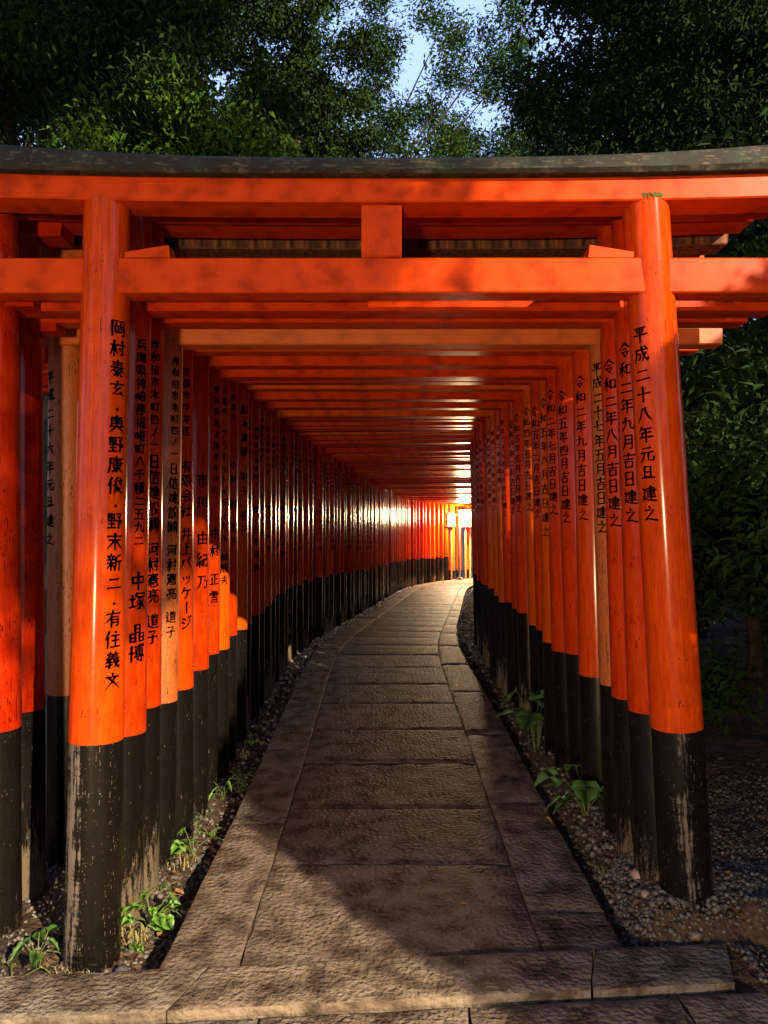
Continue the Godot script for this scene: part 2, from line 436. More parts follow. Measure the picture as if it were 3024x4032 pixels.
# black paint scraped down to wood, with dried mud patches near the foot as the photograph shows
func black_image(seed_: int, wear: float, mud: float, side := 0.5, width := 0.16) -> ImageTexture:
	var w := 256
	var h := 512
	var img := Image.create(w, h, false, Image.FORMAT_RGB8)
	var f := FastNoiseLite.new()
	f.seed = seed_
	f.frequency = 1.0
	for y in h:
		for x in w:
			var a := TAU * x / w
			var cx := sin(a) * 6.0
			var cz := cos(a) * 6.0
			var v := float(y) / h
			var fine := f.get_noise_3d(cx * 5.0, y * 0.06, cz * 5.0)
			var grit := f.get_noise_3d(cx * 9.0 + 11.0, y * 0.25, cz * 9.0)
			var c := lin(0.004, 0.0035, 0.0033).lerp(lin(0.009, 0.007, 0.006), 0.5 + 0.5 * f.get_noise_3d(cx, y * 0.02, cz))
			# scraped band on one side of the post, broken up along the grain
			var away := absf(fposmod(float(x) / w - side + 0.035 * f.get_noise_2d(y * 0.02, 5.0) + 0.02 * f.get_noise_2d(y * 0.11, 9.0) + 0.5, 1.0) - 0.5) / width
			var band := exp(-away * away)
			var scrape := 0.75 * f.get_noise_3d(cx * 0.9, y * 0.007, cz * 0.9) + 0.35 * fine + 0.25 * grit + 0.75 * band * wear + 0.25 * f.get_noise_2d(y * 0.012, seed_) - 0.14
			if scrape > 0.6:
				c = c.lerp(lin(0.19, 0.155, 0.125), clampf((scrape - 0.6) * 2.6, 0.0, 0.8))
			# thin scratches and chips
			var thin := absf(f.get_noise_3d(cx * 1.1 + 70.0, y * 0.004, cz * 1.1))
			if thin < 0.006 and f.get_noise_2d(y * 0.02 + 40.0, float(x) * 0.02) > 0.2 - 0.3 * wear:
				c = c.lerp(lin(0.22, 0.16, 0.10), 0.7)
			# dried mud and bare wood round the foot
			var grime := 0.7 * f.get_noise_3d(cx * 0.7 + 60.0, y * 0.012, cz * 0.7) + 0.4 * fine + 0.3 * grit
			var lim := 0.86 - mud * pow(v, 1.6) * 1.2
			if grime > lim:
				c = c.lerp(lin(0.17, 0.125, 0.082), clampf((grime - lim) * 2.2, 0.0, 0.85))
			img.set_pixel(x, y, c)
	return ImageTexture.create_from_image(img)

func wood_image(seed_: int) -> ImageTexture:
	var w := 256
	var h := 1024
	var img := Image.create(w, h, false, Image.FORMAT_RGB8)
	var f := FastNoiseLite.new()
	f.seed = seed_
	f.frequency = 1.0
	for y in h:
		for x in w:
			var a := TAU * x / w
			var cx := sin(a) * 5.0
			var cz := cos(a) * 5.0
			var warp := f.get_noise_3d(cx * 0.5, y * 0.004, cz * 0.5)
			var rings := sin((cx * 1.5 + warp * 9.0) * 5.0) * 0.5 + 0.5
			var c := Color(0.95, 0.9, 0.85).lerp(Color(0.72, 0.6, 0.5), pow(rings, 4.0) * 0.7)
			c = c.lerp(Color(0.8, 0.78, 0.7), clampf(f.get_noise_3d(cx * 2.0, y * 0.006, cz * 2.0 + 33.0), 0.0, 1.0))
			var crack := absf(f.get_noise_3d(cx * 1.5 + 9.0, y * 0.0028, cz * 1.5))
			if crack < 0.016 and f.get_noise_2d(y * 0.006, x * 0.004 + seed_) > -0.05:
				c = Color(0.16, 0.1, 0.07)
			img.set_pixel(x, y, c)
	return ImageTexture.create_from_image(img)

func moss_cap_image(seed_: int) -> ImageTexture:
	var img := Image.create(512, 128, false, Image.FORMAT_RGB8)
	var f := FastNoiseLite.new()
	f.seed = seed_
	f.frequency = 1.0
	for y in 128:
		for x in 512:
			var c := lin(0.010, 0.009, 0.007)
			var patch := f.get_noise_2d(x * 0.012, y * 0.02) + 0.4 * f.get_noise_2d(x * 0.08, y * 0.12)
			c = c.lerp(lin(0.012, 0.030, 0.016), clampf(patch * 2.0 - 0.1, 0.0, 1.0))
			var grain := f.get_noise_2d(x * 0.03 + 90.0, y * 0.6) + 0.4 * f.get_noise_2d(x * 0.15, y * 0.9) + 0.3 * f.get_noise_2d(x * 0.01, 7.0)
			if grain > 0.2:
				c = c.lerp(lin(0.13, 0.095, 0.055), clampf((grain - 0.2) * 3.0, 0.0, 0.85))
			img.set_pixel(x, y, c)
	return ImageTexture.create_from_image(img)

func make_materials() -> void:
	var wavy := noise_tex(0.006, 3, 512, true, 3.0, 7)
	var paint_tri := noise_tex(0.01, 5, 512, false, 0.0, 11, ramp([[0.0, Color(0.7, 0.66, 0.66)], [0.45, Color(0.93, 0.91, 0.91)], [1.0, Color(1, 1, 1)]]))
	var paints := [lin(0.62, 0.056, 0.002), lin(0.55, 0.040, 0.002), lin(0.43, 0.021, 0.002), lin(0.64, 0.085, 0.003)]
	M.shaft = []
	M.beam = []
	var imgs := [paint_image(3, 0.5), paint_image(8, 1.0), paint_image(21, 1.6)]
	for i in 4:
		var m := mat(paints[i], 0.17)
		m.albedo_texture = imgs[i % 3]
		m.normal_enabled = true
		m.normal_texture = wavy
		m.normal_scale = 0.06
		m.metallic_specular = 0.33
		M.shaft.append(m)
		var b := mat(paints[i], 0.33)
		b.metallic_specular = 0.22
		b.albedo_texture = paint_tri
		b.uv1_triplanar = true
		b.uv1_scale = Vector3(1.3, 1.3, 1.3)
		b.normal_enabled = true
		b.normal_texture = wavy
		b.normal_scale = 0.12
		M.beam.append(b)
	var nat := mat(lin(0.56, 0.15, 0.03), 0.5)
	nat.albedo_texture = wood_image(5)
	M.shaft.append(nat)
	var natb := mat(lin(0.62, 0.12, 0.012), 0.5)
	natb.albedo_texture = paint_tri
	natb.uv1_triplanar = true
	M.beam.append(natb)
	M.base = []
	for a in [[4, 1.5, 0.7, 0.9, 0.09], [9, 0.25, 1.7, 0.2, 0.2], [14, 0.2, 1.9, 0.6, 0.2], [31, 0.0, 0.75, 0.4, 0.1], [37, 1.1, 0.7, 0.97, 0.07]]:
		var m := mat(Color.WHITE, 0.26)
		m.metallic_specular = 0.35
		m.albedo_texture = black_image(a[0], a[1], a[2], a[3], a[4])
		m.normal_enabled = true
		m.normal_texture = wavy
		m.normal_scale = 0.25
		M.base.append(m)
	M.ink = mat(Color.WHITE, 0.5)
	M.ink.albedo_texture = noise_tex(0.05, 4, 256, false, 0, 77, ramp([[0.0, lin(0.006, 0.005, 0.005)], [0.62, lin(0.012, 0.010, 0.009)], [0.8, lin(0.022, 0.013, 0.010)], [1.0, lin(0.06, 0.022, 0.012)]]))
	M.ink.uv1_triplanar = true
	M.ink.uv1_scale = Vector3(6, 6, 6)
	var cap := mat(Color.WHITE, 0.8)
	cap.albedo_texture = moss_cap_image(6)
	cap.uv1_triplanar = true
	cap.uv1_scale = Vector3(0.6, 1.6, 0.9)
	M.cap = cap
	var weather := mat(lin(0.30, 0.12, 0.045), 0.8)
	weather.albedo_texture = noise_tex(0.02, 4, 256, false, 0, 17, ramp([[0.0, Color(0.25, 0.2, 0.18)], [0.5, Color(0.7, 0.6, 0.5)], [1.0, Color(1, 0.95, 0.9)]]))
	weather.uv1_triplanar = true
	weather.uv1_scale = Vector3(6.0, 0.6, 6.0)
	M.weathered = weather
	# stone
	var chisel := noise_tex(0.12, 3, 512, true, 5.5, 23, null, FastNoiseLite.TYPE_PERLIN)
	M.stone = []
	var k := 0
	for c in [lin(0.235, 0.196, 0.156), lin(0.195, 0.164, 0.134), lin(0.250, 0.196, 0.148), lin(0.215, 0.190, 0.164), lin(0.158, 0.126, 0.106), lin(0.205, 0.158, 0.124), lin(0.180, 0.152, 0.132)]:
		var m := mat(c, 0.6)
		m.albedo_texture = noise_tex(0.014, 6, 512, false, 0, 40 + k, ramp([[0.0, Color(0.42, 0.40, 0.39)], [0.35, Color(0.74, 0.71, 0.68)], [0.6, Color(0.93, 0.91, 0.88)], [1.0, Color(1, 1, 1)]]))
		m.uv1_triplanar = true
		m.uv1_world_triplanar = true
		m.uv1_scale = Vector3(0.8, 0.8, 0.8)
		m.metallic_specular = 0.13
		m.normal_enabled = true
		m.normal_texture = chisel
		m.normal_scale = 0.75
		M.stone.append(m)
		k += 1
	var soil := mat(lin(0.10, 0.065, 0.04), 0.9)
	soil.albedo_texture = noise_tex(0.03, 5, 512, false, 0, 60, ramp([[0.0, Color(0.3, 0.28, 0.25)], [0.5, Color(0.75, 0.68, 0.6)], [1.0, Color(1, 0.95, 0.85)]]))
	soil.uv1_triplanar = true
	soil.uv1_world_triplanar = true
	soil.uv1_scale = Vector3(1.1, 1.1, 1.1)
	soil.normal_enabled = true
	soil.normal_texture = noise_tex(0.05, 4, 512, true, 12.0, 61)
	M.soil = soil
	M.mortar = mat(lin(0.075, 0.056, 0.042), 0.9)
	M.pebble = mat(Color.WHITE, 0.6)
	M.pebble.vertex_color_use_as_albedo = true
	M.litter = mat(Color.WHITE, 0.75)
	M.litter.vertex_color_use_as_albedo = true
	var bark := mat(lin(0.075, 0.05, 0.035), 0.9)
	bark.albedo_texture = noise_tex(0.03, 4, 256, false, 0, 71, ramp([[0.0, Color(0.35, 0.33, 0.3)], [1.0, Color(1, 1, 1)]]))
	bark.uv1_triplanar = true
	bark.uv1_scale = Vector3(2.0, 0.4, 2.0)
	M.bark = bark
	M.leaf = []
	for c in [lin(0.026, 0.056, 0.010), lin(0.05, 0.10, 0.016), lin(0.018, 0.04, 0.010), lin(0.05, 0.105, 0.012)]:
		var m := mat(c, 0.75)
		m.metallic_specular = 0.2
		m.backlight_enabled = true
		m.backlight = Color(c.r * 0.35, c.g * 0.35, c.b * 0.3)
		m.vertex_color_use_as_albedo = true
		M.leaf.append(m)
	M.moss = mat(lin(0.05, 0.08, 0.012), 0.9)
	M.metal = mat(lin(0.05, 0.045, 0.04), 0.5)
	M.pale_wood = mat(lin(0.34, 0.15, 0.04), 0.6)

# ------------------------------------------------------------------ gates
const ORD := ["zeroth", "first", "second", "third", "fourth", "fifth", "sixth", "seventh", "eighth", "ninth", "tenth", "eleventh", "twelfth", "thirteenth", "fourteenth", "fifteenth", "sixteenth", "seventeenth", "eighteenth", "nineteenth"]
const TENS := ["", "", "twenty", "thirty", "forty", "fifty", "sixty", "seventy", "eighty", "ninety"]
const TENTHS := ["", "", "twentieth", "thirtieth", "fortieth", "fiftieth", "sixtieth", "seventieth", "eightieth", "ninetieth"]

func ordinal(n: int) -> String:
	if n < 20: return ORD[n]
	return TENTHS[n / 10] if n % 10 == 0 else TENS[n / 10] + "-" + ORD[n % 10]

# g: c, yaw, y, lb, lt, rb, rt (left/right post axis at foot and head), r (radius at foot), paint, base, border, left, right (lettering), caps
func gate(g: Dictionary, label: String, group: String) -> Node3D:
	var o := thing("torii_gate", label, "torii gate", V(g.c.x, g.y, g.c.y), group)
	o.rotation.y = -g.yaw
	var paint: int = g.paint
	var r: float = g.r
	var top: float = g.top
	var nuki: float = g.nuki
	var far: bool = g.get("far", false)
	var segs := 16 if far else 32
	var rt := r * 0.83
	for side: int in [-1, 1]:
		var b := Vector3(g.lb if side < 0 else g.rb, -0.12, 0.0 if side < 0 else -float(g.get("foot_back", 0.0)))
		var t := Vector3(g.lt if side < 0 else g.rt, top, g.get("tilt", 0.0))
		var border: float = (g.border if side < 0 else g.get("border_r", g.border)) + 0.12
		var length := (t - b).length()
		var fb := border / length
		var rb := lerpf(r, rt, fb)
		var up := (t - b).normalized()
		var foot: Vector3 = b + up * border
		var rr := [[0.0, rb * 1.012], [0.0008, rb * 1.018]]
		for k in range(1, 8): rr.append([k / 8.0, lerpf(rb * 1.015, rt, k / 8.0)])
		rr.append_array([[0.988, rt], [0.996, rt * 0.97], [1.0, rt * 0.9]])
		var shaft := put("post", post(foot, t, rr, segs, true, 0.0012 if not far else 0.0, rng.randi() % 50), M.shaft[paint], o)
		var turn := rng.randf() * TAU
		if side > 0 and g.get("moss", false):
			var ms := begin()
			for k in 46:
				var a0 := -0.9 + 2.3 * k / 46.0
				var a1 := a0 + 0.055
				var hh := rng.randf_range(0.004, 0.02)
				var e0 := Vector3(sin(a0), 0, cos(a0)) * (rt * 1.015)
				var e1 := Vector3(sin(a1), 0, cos(a1)) * (rt * 1.015)
				var c0 := t + Vector3(0, -0.004 + rng.randf_range(0.0, 0.006), 0)
				quad(ms, c0 + e0 * 0.85 + Vector3(0, 0.003, 0), c0 + e1 * 0.85 + Vector3(0, 0.003, 0), c0 + e1, c0 + e0)
				quad(ms, c0 + e0, c0 + e1, c0 + e1 - Vector3(0, hh * 0.7, 0), c0 + e0 - Vector3(0, hh, 0))
			put("moss", finish(ms), M.moss, shaft)
		if not far: shaft.set_meta("label", "painted post of the gate")
		var spin := Basis(up, turn) if g.get("spin", true) else Basis.IDENTITY
		var bb := put("post_base", post(b, foot + up * 0.004, [[0.0, r * 0.985], [0.3, lerpf(r, rb, 0.3) * 0.985], [0.7, lerpf(r, rb, 0.7) * 0.985], [1.0, rb * 0.985]], segs, false, 0.003 if not far else 0.0, rng.randi() % 50), M.base[g.base if side < 0 else g.get("base_r", g.base)], shaft)
		bb.transform = Transform3D(spin, b - spin * b)
		var lines: Array = g.left if side < 0 else g.right
		if lines.size():
			var off := []
			for l in lines: off.append([l[0], float(l[1]) + 0.12, l[2], l[3]])
			var face: float = g.get("face", 0.9) * -side
			if g.get("fine", false):
				for l in off:
					var y: float = l[1]
					for ch in str(l[0]):
						var im := inscription(b, t, r, rt, border, [[ch, y, l[2], l[3]]], face)
						if im: put("character", im, M.ink, shaft)
						y -= float(l[3]) * (0.6 if ch == " " else (0.72 if ch == "・" else 1.0))
			else:
				var im := inscription(b, t, r, rt, border, off, face)
				if im: put("inscription", im, M.ink, shaft).set_meta("kind", "stuff")
	# beams; +z faces the mouth of the tunnel
	var half: float = g.get("half", 1.53)
	var lx: float = g.get("left_half", half)
	var bm: StandardMaterial3D = M.beam[paint]
	var th := 0.052
	var n := put("tie_beam", beam(-lx, half, nuki, nuki + 0.128, -th, th), bm, o)
	for side: int in [-1, 1]:
		var px := lerpf(g.lb if side < 0 else g.rb, g.lt if side < 0 else g.rt, nuki / top)
		var w0: float = px - side * (r * 0.86)
		var st := begin()
		var y0 := nuki + 0.1285
		var w1 := w0 - side * 0.165
		var h0 := 0.02
		var h1 := 0.046
		var z0 := -0.04
		var z1 := 0.05
		quad(st, Vector3(w0, y0, z1), Vector3(w1, y0, z1), Vector3(w1 + side * 0.006, y0 + h1, z1), Vector3(w0, y0 + h0, z1))
		quad(st, Vector3(w0, y0, z0), Vector3(w1, y0, z0), Vector3(w1 + side * 0.006, y0 + h1, z0), Vector3(w0, y0 + h0, z0))
		quad(st, Vector3(w0, y0 + h0, z0), Vector3(w0, y0 + h0, z1), Vector3(w1 + side * 0.006, y0 + h1, z1), Vector3(w1 + side * 0.006, y0 + h1, z0))
		quad(st, Vector3(w1, y0, z0), Vector3(w1, y0, z1), Vector3(w1 + side * 0.006, y0 + h1, z1), Vector3(w1 + side * 0.006, y0 + h1, z0))
		put("wedge", finish(st), bm, n)
	var cx := 0.5 * (float(g.lt) + float(g.rt)) + float(g.get("strut", 0.0))
	put("strut", beam(cx - 0.073, cx + 0.073, nuki + 0.1295, top - 0.031, -0.04, 0.056), bm, o)
	var lm: StandardMaterial3D = M.weathered if g.get("bare_lintel", false) else bm
	var li := put("lintel", beam(-lx - 0.02, half + 0.02, top - 0.03, top + 0.058, -0.07, 0.074, 0.02, 0.005, 0.012), lm, o)
	put("cap_beam", beam(-lx - 0.07, half + 0.07, top + 0.0595, top + 0.116, -0.115, 0.115, 0.02, 0.012, 0.02, 14, 0.055), M.cap, li)
	return o

func defaults(c: Vector2, yaw: float, y: float) -> Dictionary:
	var r := rng.randf_range(0.082, 0.102)
	return {"c": c, "yaw": yaw, "y": y, "lb": -1.06 + rng.randf_range(-0.02, 0.02), "lt": -1.045 + rng.randf_range(-0.02, 0.02), "rb": 1.06 + rng.randf_range(-0.02, 0.02),
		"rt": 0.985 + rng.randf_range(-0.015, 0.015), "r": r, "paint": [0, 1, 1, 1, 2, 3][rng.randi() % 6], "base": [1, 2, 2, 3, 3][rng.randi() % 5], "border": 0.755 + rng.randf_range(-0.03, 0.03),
		"border_r": 0.83 + rng.randf_range(-0.05, 0.02), "top": 2.79 + rng.randf_range(-0.03, 0.03), "nuki": 2.39 + rng.randf_range(-0.025, 0.025), "left": [], "right": []}

func column(parts: Array) -> Array:   # [[text, top, size, pitch]] as given
	return parts

func main_tunnel() -> void:
	var spots := [0.0, 0.27, 0.50, 0.75, 1.02, 1.36, 1.62, 1.88, 2.16, 2.5]
	var s: float = spots[spots.size() - 1]
	while s < 20.9:
		s += rng.randf_range(0.255, 0.32)
		spots.append(s)
	var lefts := [
		[["岡村泰玄・奥野康俊・野末新二・有住義文", 2.285, 0.061, 0.0735]],
		[["兵庫県神崎郡福崎町八千種二五九二", 2.28, 0.047, 0.0515], ["中塚 晶博", 1.36, 0.07, 0.078]],
		[["岸和田市本町四ノ一", 2.33, 0.045, 0.053], ["日信建設株 河村憲亮 道子", 1.84, 0.062, 0.066]],
		[["岸和田市本町四ノ一", 2.31, 0.042, 0.053], ["日信建設株 河村憲亮 道子", 1.82, 0.054, 0.066]],
		[["京都市中京区", 2.31, 0.046, 0.059], ["有限会社 井上パッケージ", 1.85, 0.064, 0.072]],
		[["市川 由紀乃", 1.80, 0.078, 0.118]],
		[["愛知県名古屋市中川区", 2.31, 0.046, 0.064], ["中村 正雪", 1.5, 0.066, 0.10]],
		[["八尾市", 2.33, 0.046, 0.06], ["プラネットメディカル 林辰夫", 2.08, 0.056, 0.07]],
		[["京都市", 2.33, 0.045, 0.06], ["中村・林・京子", 1.9, 0.056, 0.09]],
		[["鈴木勇夢・彩子・莉子", 2.3, 0.066, 0.098]],
	]
	var rights := ["平成二十八年元旦建之", "令和二年九月吉日建之", "令和二年八月吉日建之", "平成二十七年五月吉日建之", "令和二年九月吉日建之", "令和五年四月吉日建之", "令和二年七月吉日建之", "令和五年八月吉日建之", "令和五年二月吉日建之", "令和四年五月吉日建之", "令和五年五月吉日建之", "令和六年二月吉日建之", "平成二十七年七月吉日建之", "令和二年元旦建之"]
	for i in spots.size():
		var at := along(spots[i])
		var c: Vector2 = at[0]
		var g := defaults(c, at[1], ground(c.y))
		g.far = i > 24
		g.fine = i < 15
		if i == 0:
			g.merge({"lb": -1.063, "lt": -1.042, "rb": 1.137, "rt": 0.945, "foot_back": 0.16, "r": 0.099, "paint": 0, "base": 0, "base_r": 4, "border": 0.775, "border_r": 0.80, "top": 2.738, "nuki": 2.385, "strut": 0.02, "spin": false, "half": 1.56, "moss": true}, true)
		if i in [1, 2, 4, 5]: g.r = 0.095
		if i in [1, 2]: g.base = 1
		if i in [1, 2, 5]: g.paint = 1  # deeper red stands in for the shade on these gates
		if i > 0 and i < 7:
			g.nuki = [0.0, 2.393, 2.405, 2.365, 2.39, 2.38, 2.36][i]
			g.top = [0.0, 2.815, 2.84, 2.828, 2.82, 2.80, 2.80][i]
		if i == 5: g.base = 3
		if i == 3:
			g.merge({"paint": 4, "bare_lintel": true, "r": 0.09}, true)
		if i == 4: g.paint = 0
		if i < lefts.size():
			g.left = lefts[i]
		elif i < 44:
			g.left = [[["京都市中京区", "名古屋市中川区", "八尾市本町", "岸和田市本町四ノ一"][i % 4], 2.3 - 0.05 * (i % 3), 0.044, 0.06], [["有限会社 山田", "株 日信建設", "井上林子", "大川 千子"][(i * 7) % 4].replace("大", "木"), 1.7 - 0.1 * (i % 2), 0.06, 0.095]]
		if i < 34:
			var txt: String = rights[i] if i < rights.size() else rights[(i * 5) % rights.size()]
			var p := 0.0725 if i != 7 else 0.086
			g.right = [[txt, 2.285 - 0.02 * (i % 3), 0.062 if i < 12 else 0.05, p if txt.length() < 12 else 0.066]]
		var label := "vermilion torii gate with black post bases, %s counting inward from the tunnel mouth" % ordinal(i + 1)
		if i == 0: label = "foremost torii gate at the tunnel mouth, with scraped black post bases and mossy cap"
		if i == 3: label = "weathered orange wooden torii gate with cracked grain, fourth counting inward from the mouth"
		gate(g, label, "torii gates of the main tunnel")
	# beyond the gap with the lamps
	var s2 := s + 0.36
	var k := 0
	while s2 < 27.2:
		var at := along(s2)
		var c: Vector2 = at[0]
		var g := defaults(c, at[1], ground(c.y))
		g.far = true
		g.border = 0.34 if k < 4 else 0.5
		g.border_r = g.border
		g.paint = 3 if k % 2 == 0 else 0
		gate(g, "brightly lit torii gate with short black bases, %s behind the lit lamp post" % ordinal(k + 1), "torii gates behind the lamp post")
		s2 += rng.randf_range(0.36, 0.42)
		k += 1

func side_tunnel() -> void:
	for n in 9:
		var i := n
		var d := 3.0 + i * 0.29
		var g := defaults(Vector2([-2.56, -2.60, -2.52][mini(i, 2)] - (0.012 * i * i if i > 2 else 0.0), d), -0.012 * i, ground(d))
		g.rb = 1.07
		g.rt = 1.02
		g.half = 1.2
		g.r = 0.1
		g.border_r = 0.76
		g.border = 0.76
		g.base = [3, 2, 3][n % 3]
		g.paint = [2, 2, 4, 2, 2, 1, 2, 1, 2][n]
		g.far = i > 6
		g.fine = true
		g.face = 0.75
		if i == 2:
			g.right = [["平成二十六年元旦建之", 2.25, 0.062, 0.083]]
			g.face = 0.7
		elif i > 2:
			g.right = [["令和二年五月吉日建之", 2.2, 0.058, 0.075]]
		var label := "dark red torii gate of the neighbouring tunnel, %s counting from its mouth" % ordinal(n + 1)
		if i == 2: label = "orange torii gate with cracked bare wood, third in the neighbouring tunnel"
		gate(g, label, "torii gates of the neighbouring tunnel")

# ------------------------------------------------------------------ paving
func slab_mesh(p: Array, y: Array, depth: float, cuts: int, seed_: int) -> ArrayMesh:
	# p: four Vector2 (x, d) corners in order; y: their heights. A grid top with worn edges and an uneven face.
	var st := SurfaceTool.new()
	st.begin(Mesh.PRIMITIVE_TRIANGLES)
	st.set_smooth_group(0)
	var grid := []
	for j in cuts + 1:
		var row := []
		for i in cuts + 1:
			var lu := (p[1] - p[0]).length() as float
			var lw := (p[3] - p[0]).length() as float
			var u := clampf(float(i - 1) / (cuts - 2), 0.0, 1.0)
			var w := clampf(float(j - 1) / (cuts - 2), 0.0, 1.0)
			u = lerpf(0.011 / lu, 1.0 - 0.011 / lu, u) if i > 0 and i < cuts else u
			w = lerpf(0.011 / lw, 1.0 - 0.011 / lw, w) if j > 0 and j < cuts else w
			var q: Vector2 = p[0].lerp(p[1], u).lerp(p[3].lerp(p[2], u), w)
			var h: float = lerpf(lerpf(y[0], y[1], u), lerpf(y[3], y[2], u), w)
			h += 0.004 * noise.get_noise_2d(q.x * 60.0 + seed_, q.y * 60.0)
			if i == 0 or j == 0 or i == cuts or j == cuts:
				h -= 0.0035
				q += Vector2(noise.get_noise_2d(q.y * 55.0, q.x * 31.0 + seed_ * 7.0), noise.get_noise_2d(q.x * 55.0 + seed_ * 3.0, q.y * 31.0)) * 0.007
			row.append(V(q.x, h, q.y))
		grid.append(row)
	for j in cuts:
		for i in cuts:
			quad(st, grid[j][i], grid[j + 1][i], grid[j + 1][i + 1], grid[j][i + 1])
	st.set_smooth_group(-1)
	var dn := Vector3(0, -depth, 0)
	for i in cuts:
		quad(st, grid[0][i], grid[0][i + 1], grid[0][i + 1] + dn, grid[0][i] + dn)
		quad(st, grid[cuts][i + 1], grid[cuts][i], grid[cuts][i] + dn, grid[cuts][i + 1] + dn)
		quad(st, grid[i + 1][0], grid[i][0], grid[i][0] + dn, grid[i + 1][0] + dn)
		quad(st, grid[i][cuts], grid[i + 1][cuts], grid[i + 1][cuts] + dn, grid[i][cuts] + dn)
	return finish(st)

const LIFT := 0.07

func skew(d: float, x: float) -> float:
	return d + 0.085 * x

func slab_on_line(s0: float, s1: float, o0: float, o1: float, parent: Node, called: String, near: bool) -> void:
	var gap := 0.0035
	var b0 := s0 + 0.085 * o0 if s0 < 0.0 else s0
	var b1 := s0 + 0.085 * o1 if s0 < 0.0 else s0
	var e0 := o1 - (0.11 * smoothstep(2.5, 9.0, s0) if o1 > 0.8 else 0.0)
	var e1 := o1 - (0.11 * smoothstep(2.5, 9.0, s1) if o1 > 0.8 else 0.0)
	var p := [off_line(b0 + gap, o0 + gap), off_line(b1 + gap, e0 - gap), off_line(s1 - gap, e1 - gap), off_line(s1 - gap, o0 + gap)]
	var tilt := rng.randf_range(-0.003, 0.003)
	var y := []
	for q in p: y.append(ground(q.y) + LIFT + tilt)
	put(called, slab_mesh(p, y, 0.16, 12 if near else 5, rng.randi() % 999), M.stone[[5, 4, 6, 4, 1, 0][rng.randi() % 6]], parent)

func paving() -> void:
	var path := Node3D.new()
	path.name = "path"
	add_child(path, true)
	path.set_meta("kind", "structure")
	var bed := begin()
	var prev := []
	for i in 130:
		var s := -0.05 + i * 0.21
		var a := off_line(s, -0.75)
		var b := off_line(s, 0.79 - 0.11 * smoothstep(2.5, 9.0, s))
		var row := [V(a.x, ground(a.y) + LIFT - 0.008, a.y), V(b.x, ground(b.y) + LIFT - 0.008, b.y)]
		if i: quad(bed, prev[0], row[0], row[1], prev[1])
		prev = row
	put("joint_bed", finish(bed), M.mortar, path)
	var s := -0.145
	var k := 0
	while s < 26.0:
		var step := [0.66, 0.62, 0.68, 0.64][k % 4] as float + (0.075 if k == 0 else 0.0)
		slab_on_line(s, s + step, -0.505, 0.53, path, "paving_slab", k < 8)
		s += step
		k += 1
	for side: int in [-1, 1]:
		s = -0.145
		k = 0
		while s < 26.0:
			var step := ([1.16, 1.08, 1.22, 1.0] if side < 0 else [0.34, 1.1, 1.15, 1.08])[k % 4] as float
			if side > 0 and k > 0 and k % 4 == 0: step = 1.12
			slab_on_line(s, s + step, -0.77 if side < 0 else 0.53, -0.505 if side < 0 else 0.82, path, "edging_slab", k < 6)
			s += step
			k += 1
	# the pavement that crosses in front of the tunnel
	var front := Node3D.new()
	front.name = "pavement"
	add_child(front, true)
	front.set_meta("kind", "structure")
	var fb := begin()
	quad(fb, V(-9, LIFT - 0.03, skew(2.65, -9)), V(1.12, LIFT - 0.03, skew(2.65, 1.12)), V(1.2, LIFT - 0.03, -4.0), V(-9, LIFT - 0.03, -4.0))
	put("joint_bed", finish(fb), M.mortar, front)
	var ends := [-4.0, -2.9, -1.72, -0.62, 0.69, 1.17]
	var x0 := -5.2
	for e in ends:
		var g := 0.004
		var sk := 0.035
		put("kerb_stone", slab_mesh([Vector2(x0 + g - sk, skew(2.425, x0)), Vector2(e - g - sk, skew(2.425, e)), Vector2(e - g + sk, skew(2.665, e)), Vector2(x0 + g + sk, skew(2.665, x0))], [LIFT + 0.012, LIFT + 0.012, LIFT + 0.013, LIFT + 0.013], 0.2, 14, rng.randi() % 999), M.stone[[0, 2, 2, 0, 2, 1][ends.find(e)]], front)
		x0 = e
	var d1 := 2.412
	var row := 0
	while d1 > -3.5:
		var d0 := d1 - [0.62, 0.7, 0.66][row % 3] as float
		var cuts := ([-5.2, -4.3, -3.3, -2.2, -0.905, -0.375, 0.26, 0.93, 1.26] if row % 2 == 0 else [-5.2, -3.9, -3.0, -1.9, -0.75, 0.05, 0.72, 1.28]) as Array
		for i in cuts.size() - 1:
			var a: float = cuts[i] + 0.005
			var b: float = cuts[i + 1] - 0.005
			put("paving_slab", slab_mesh([Vector2(a, skew(d0 + 0.005, a)), Vector2(b, skew(d0 + 0.005, b)), Vector2(b, skew(d1 - 0.005, b)), Vector2(a, skew(d1 - 0.005, a))], [LIFT - 0.012, LIFT - 0.012, LIFT - 0.010, LIFT - 0.010], 0.18, 12 if row == 0 else 4, rng.randi() % 999), M.stone[[3, 0, 1, 2][rng.randi() % 4]], front)
		d1 = d0
		row += 1

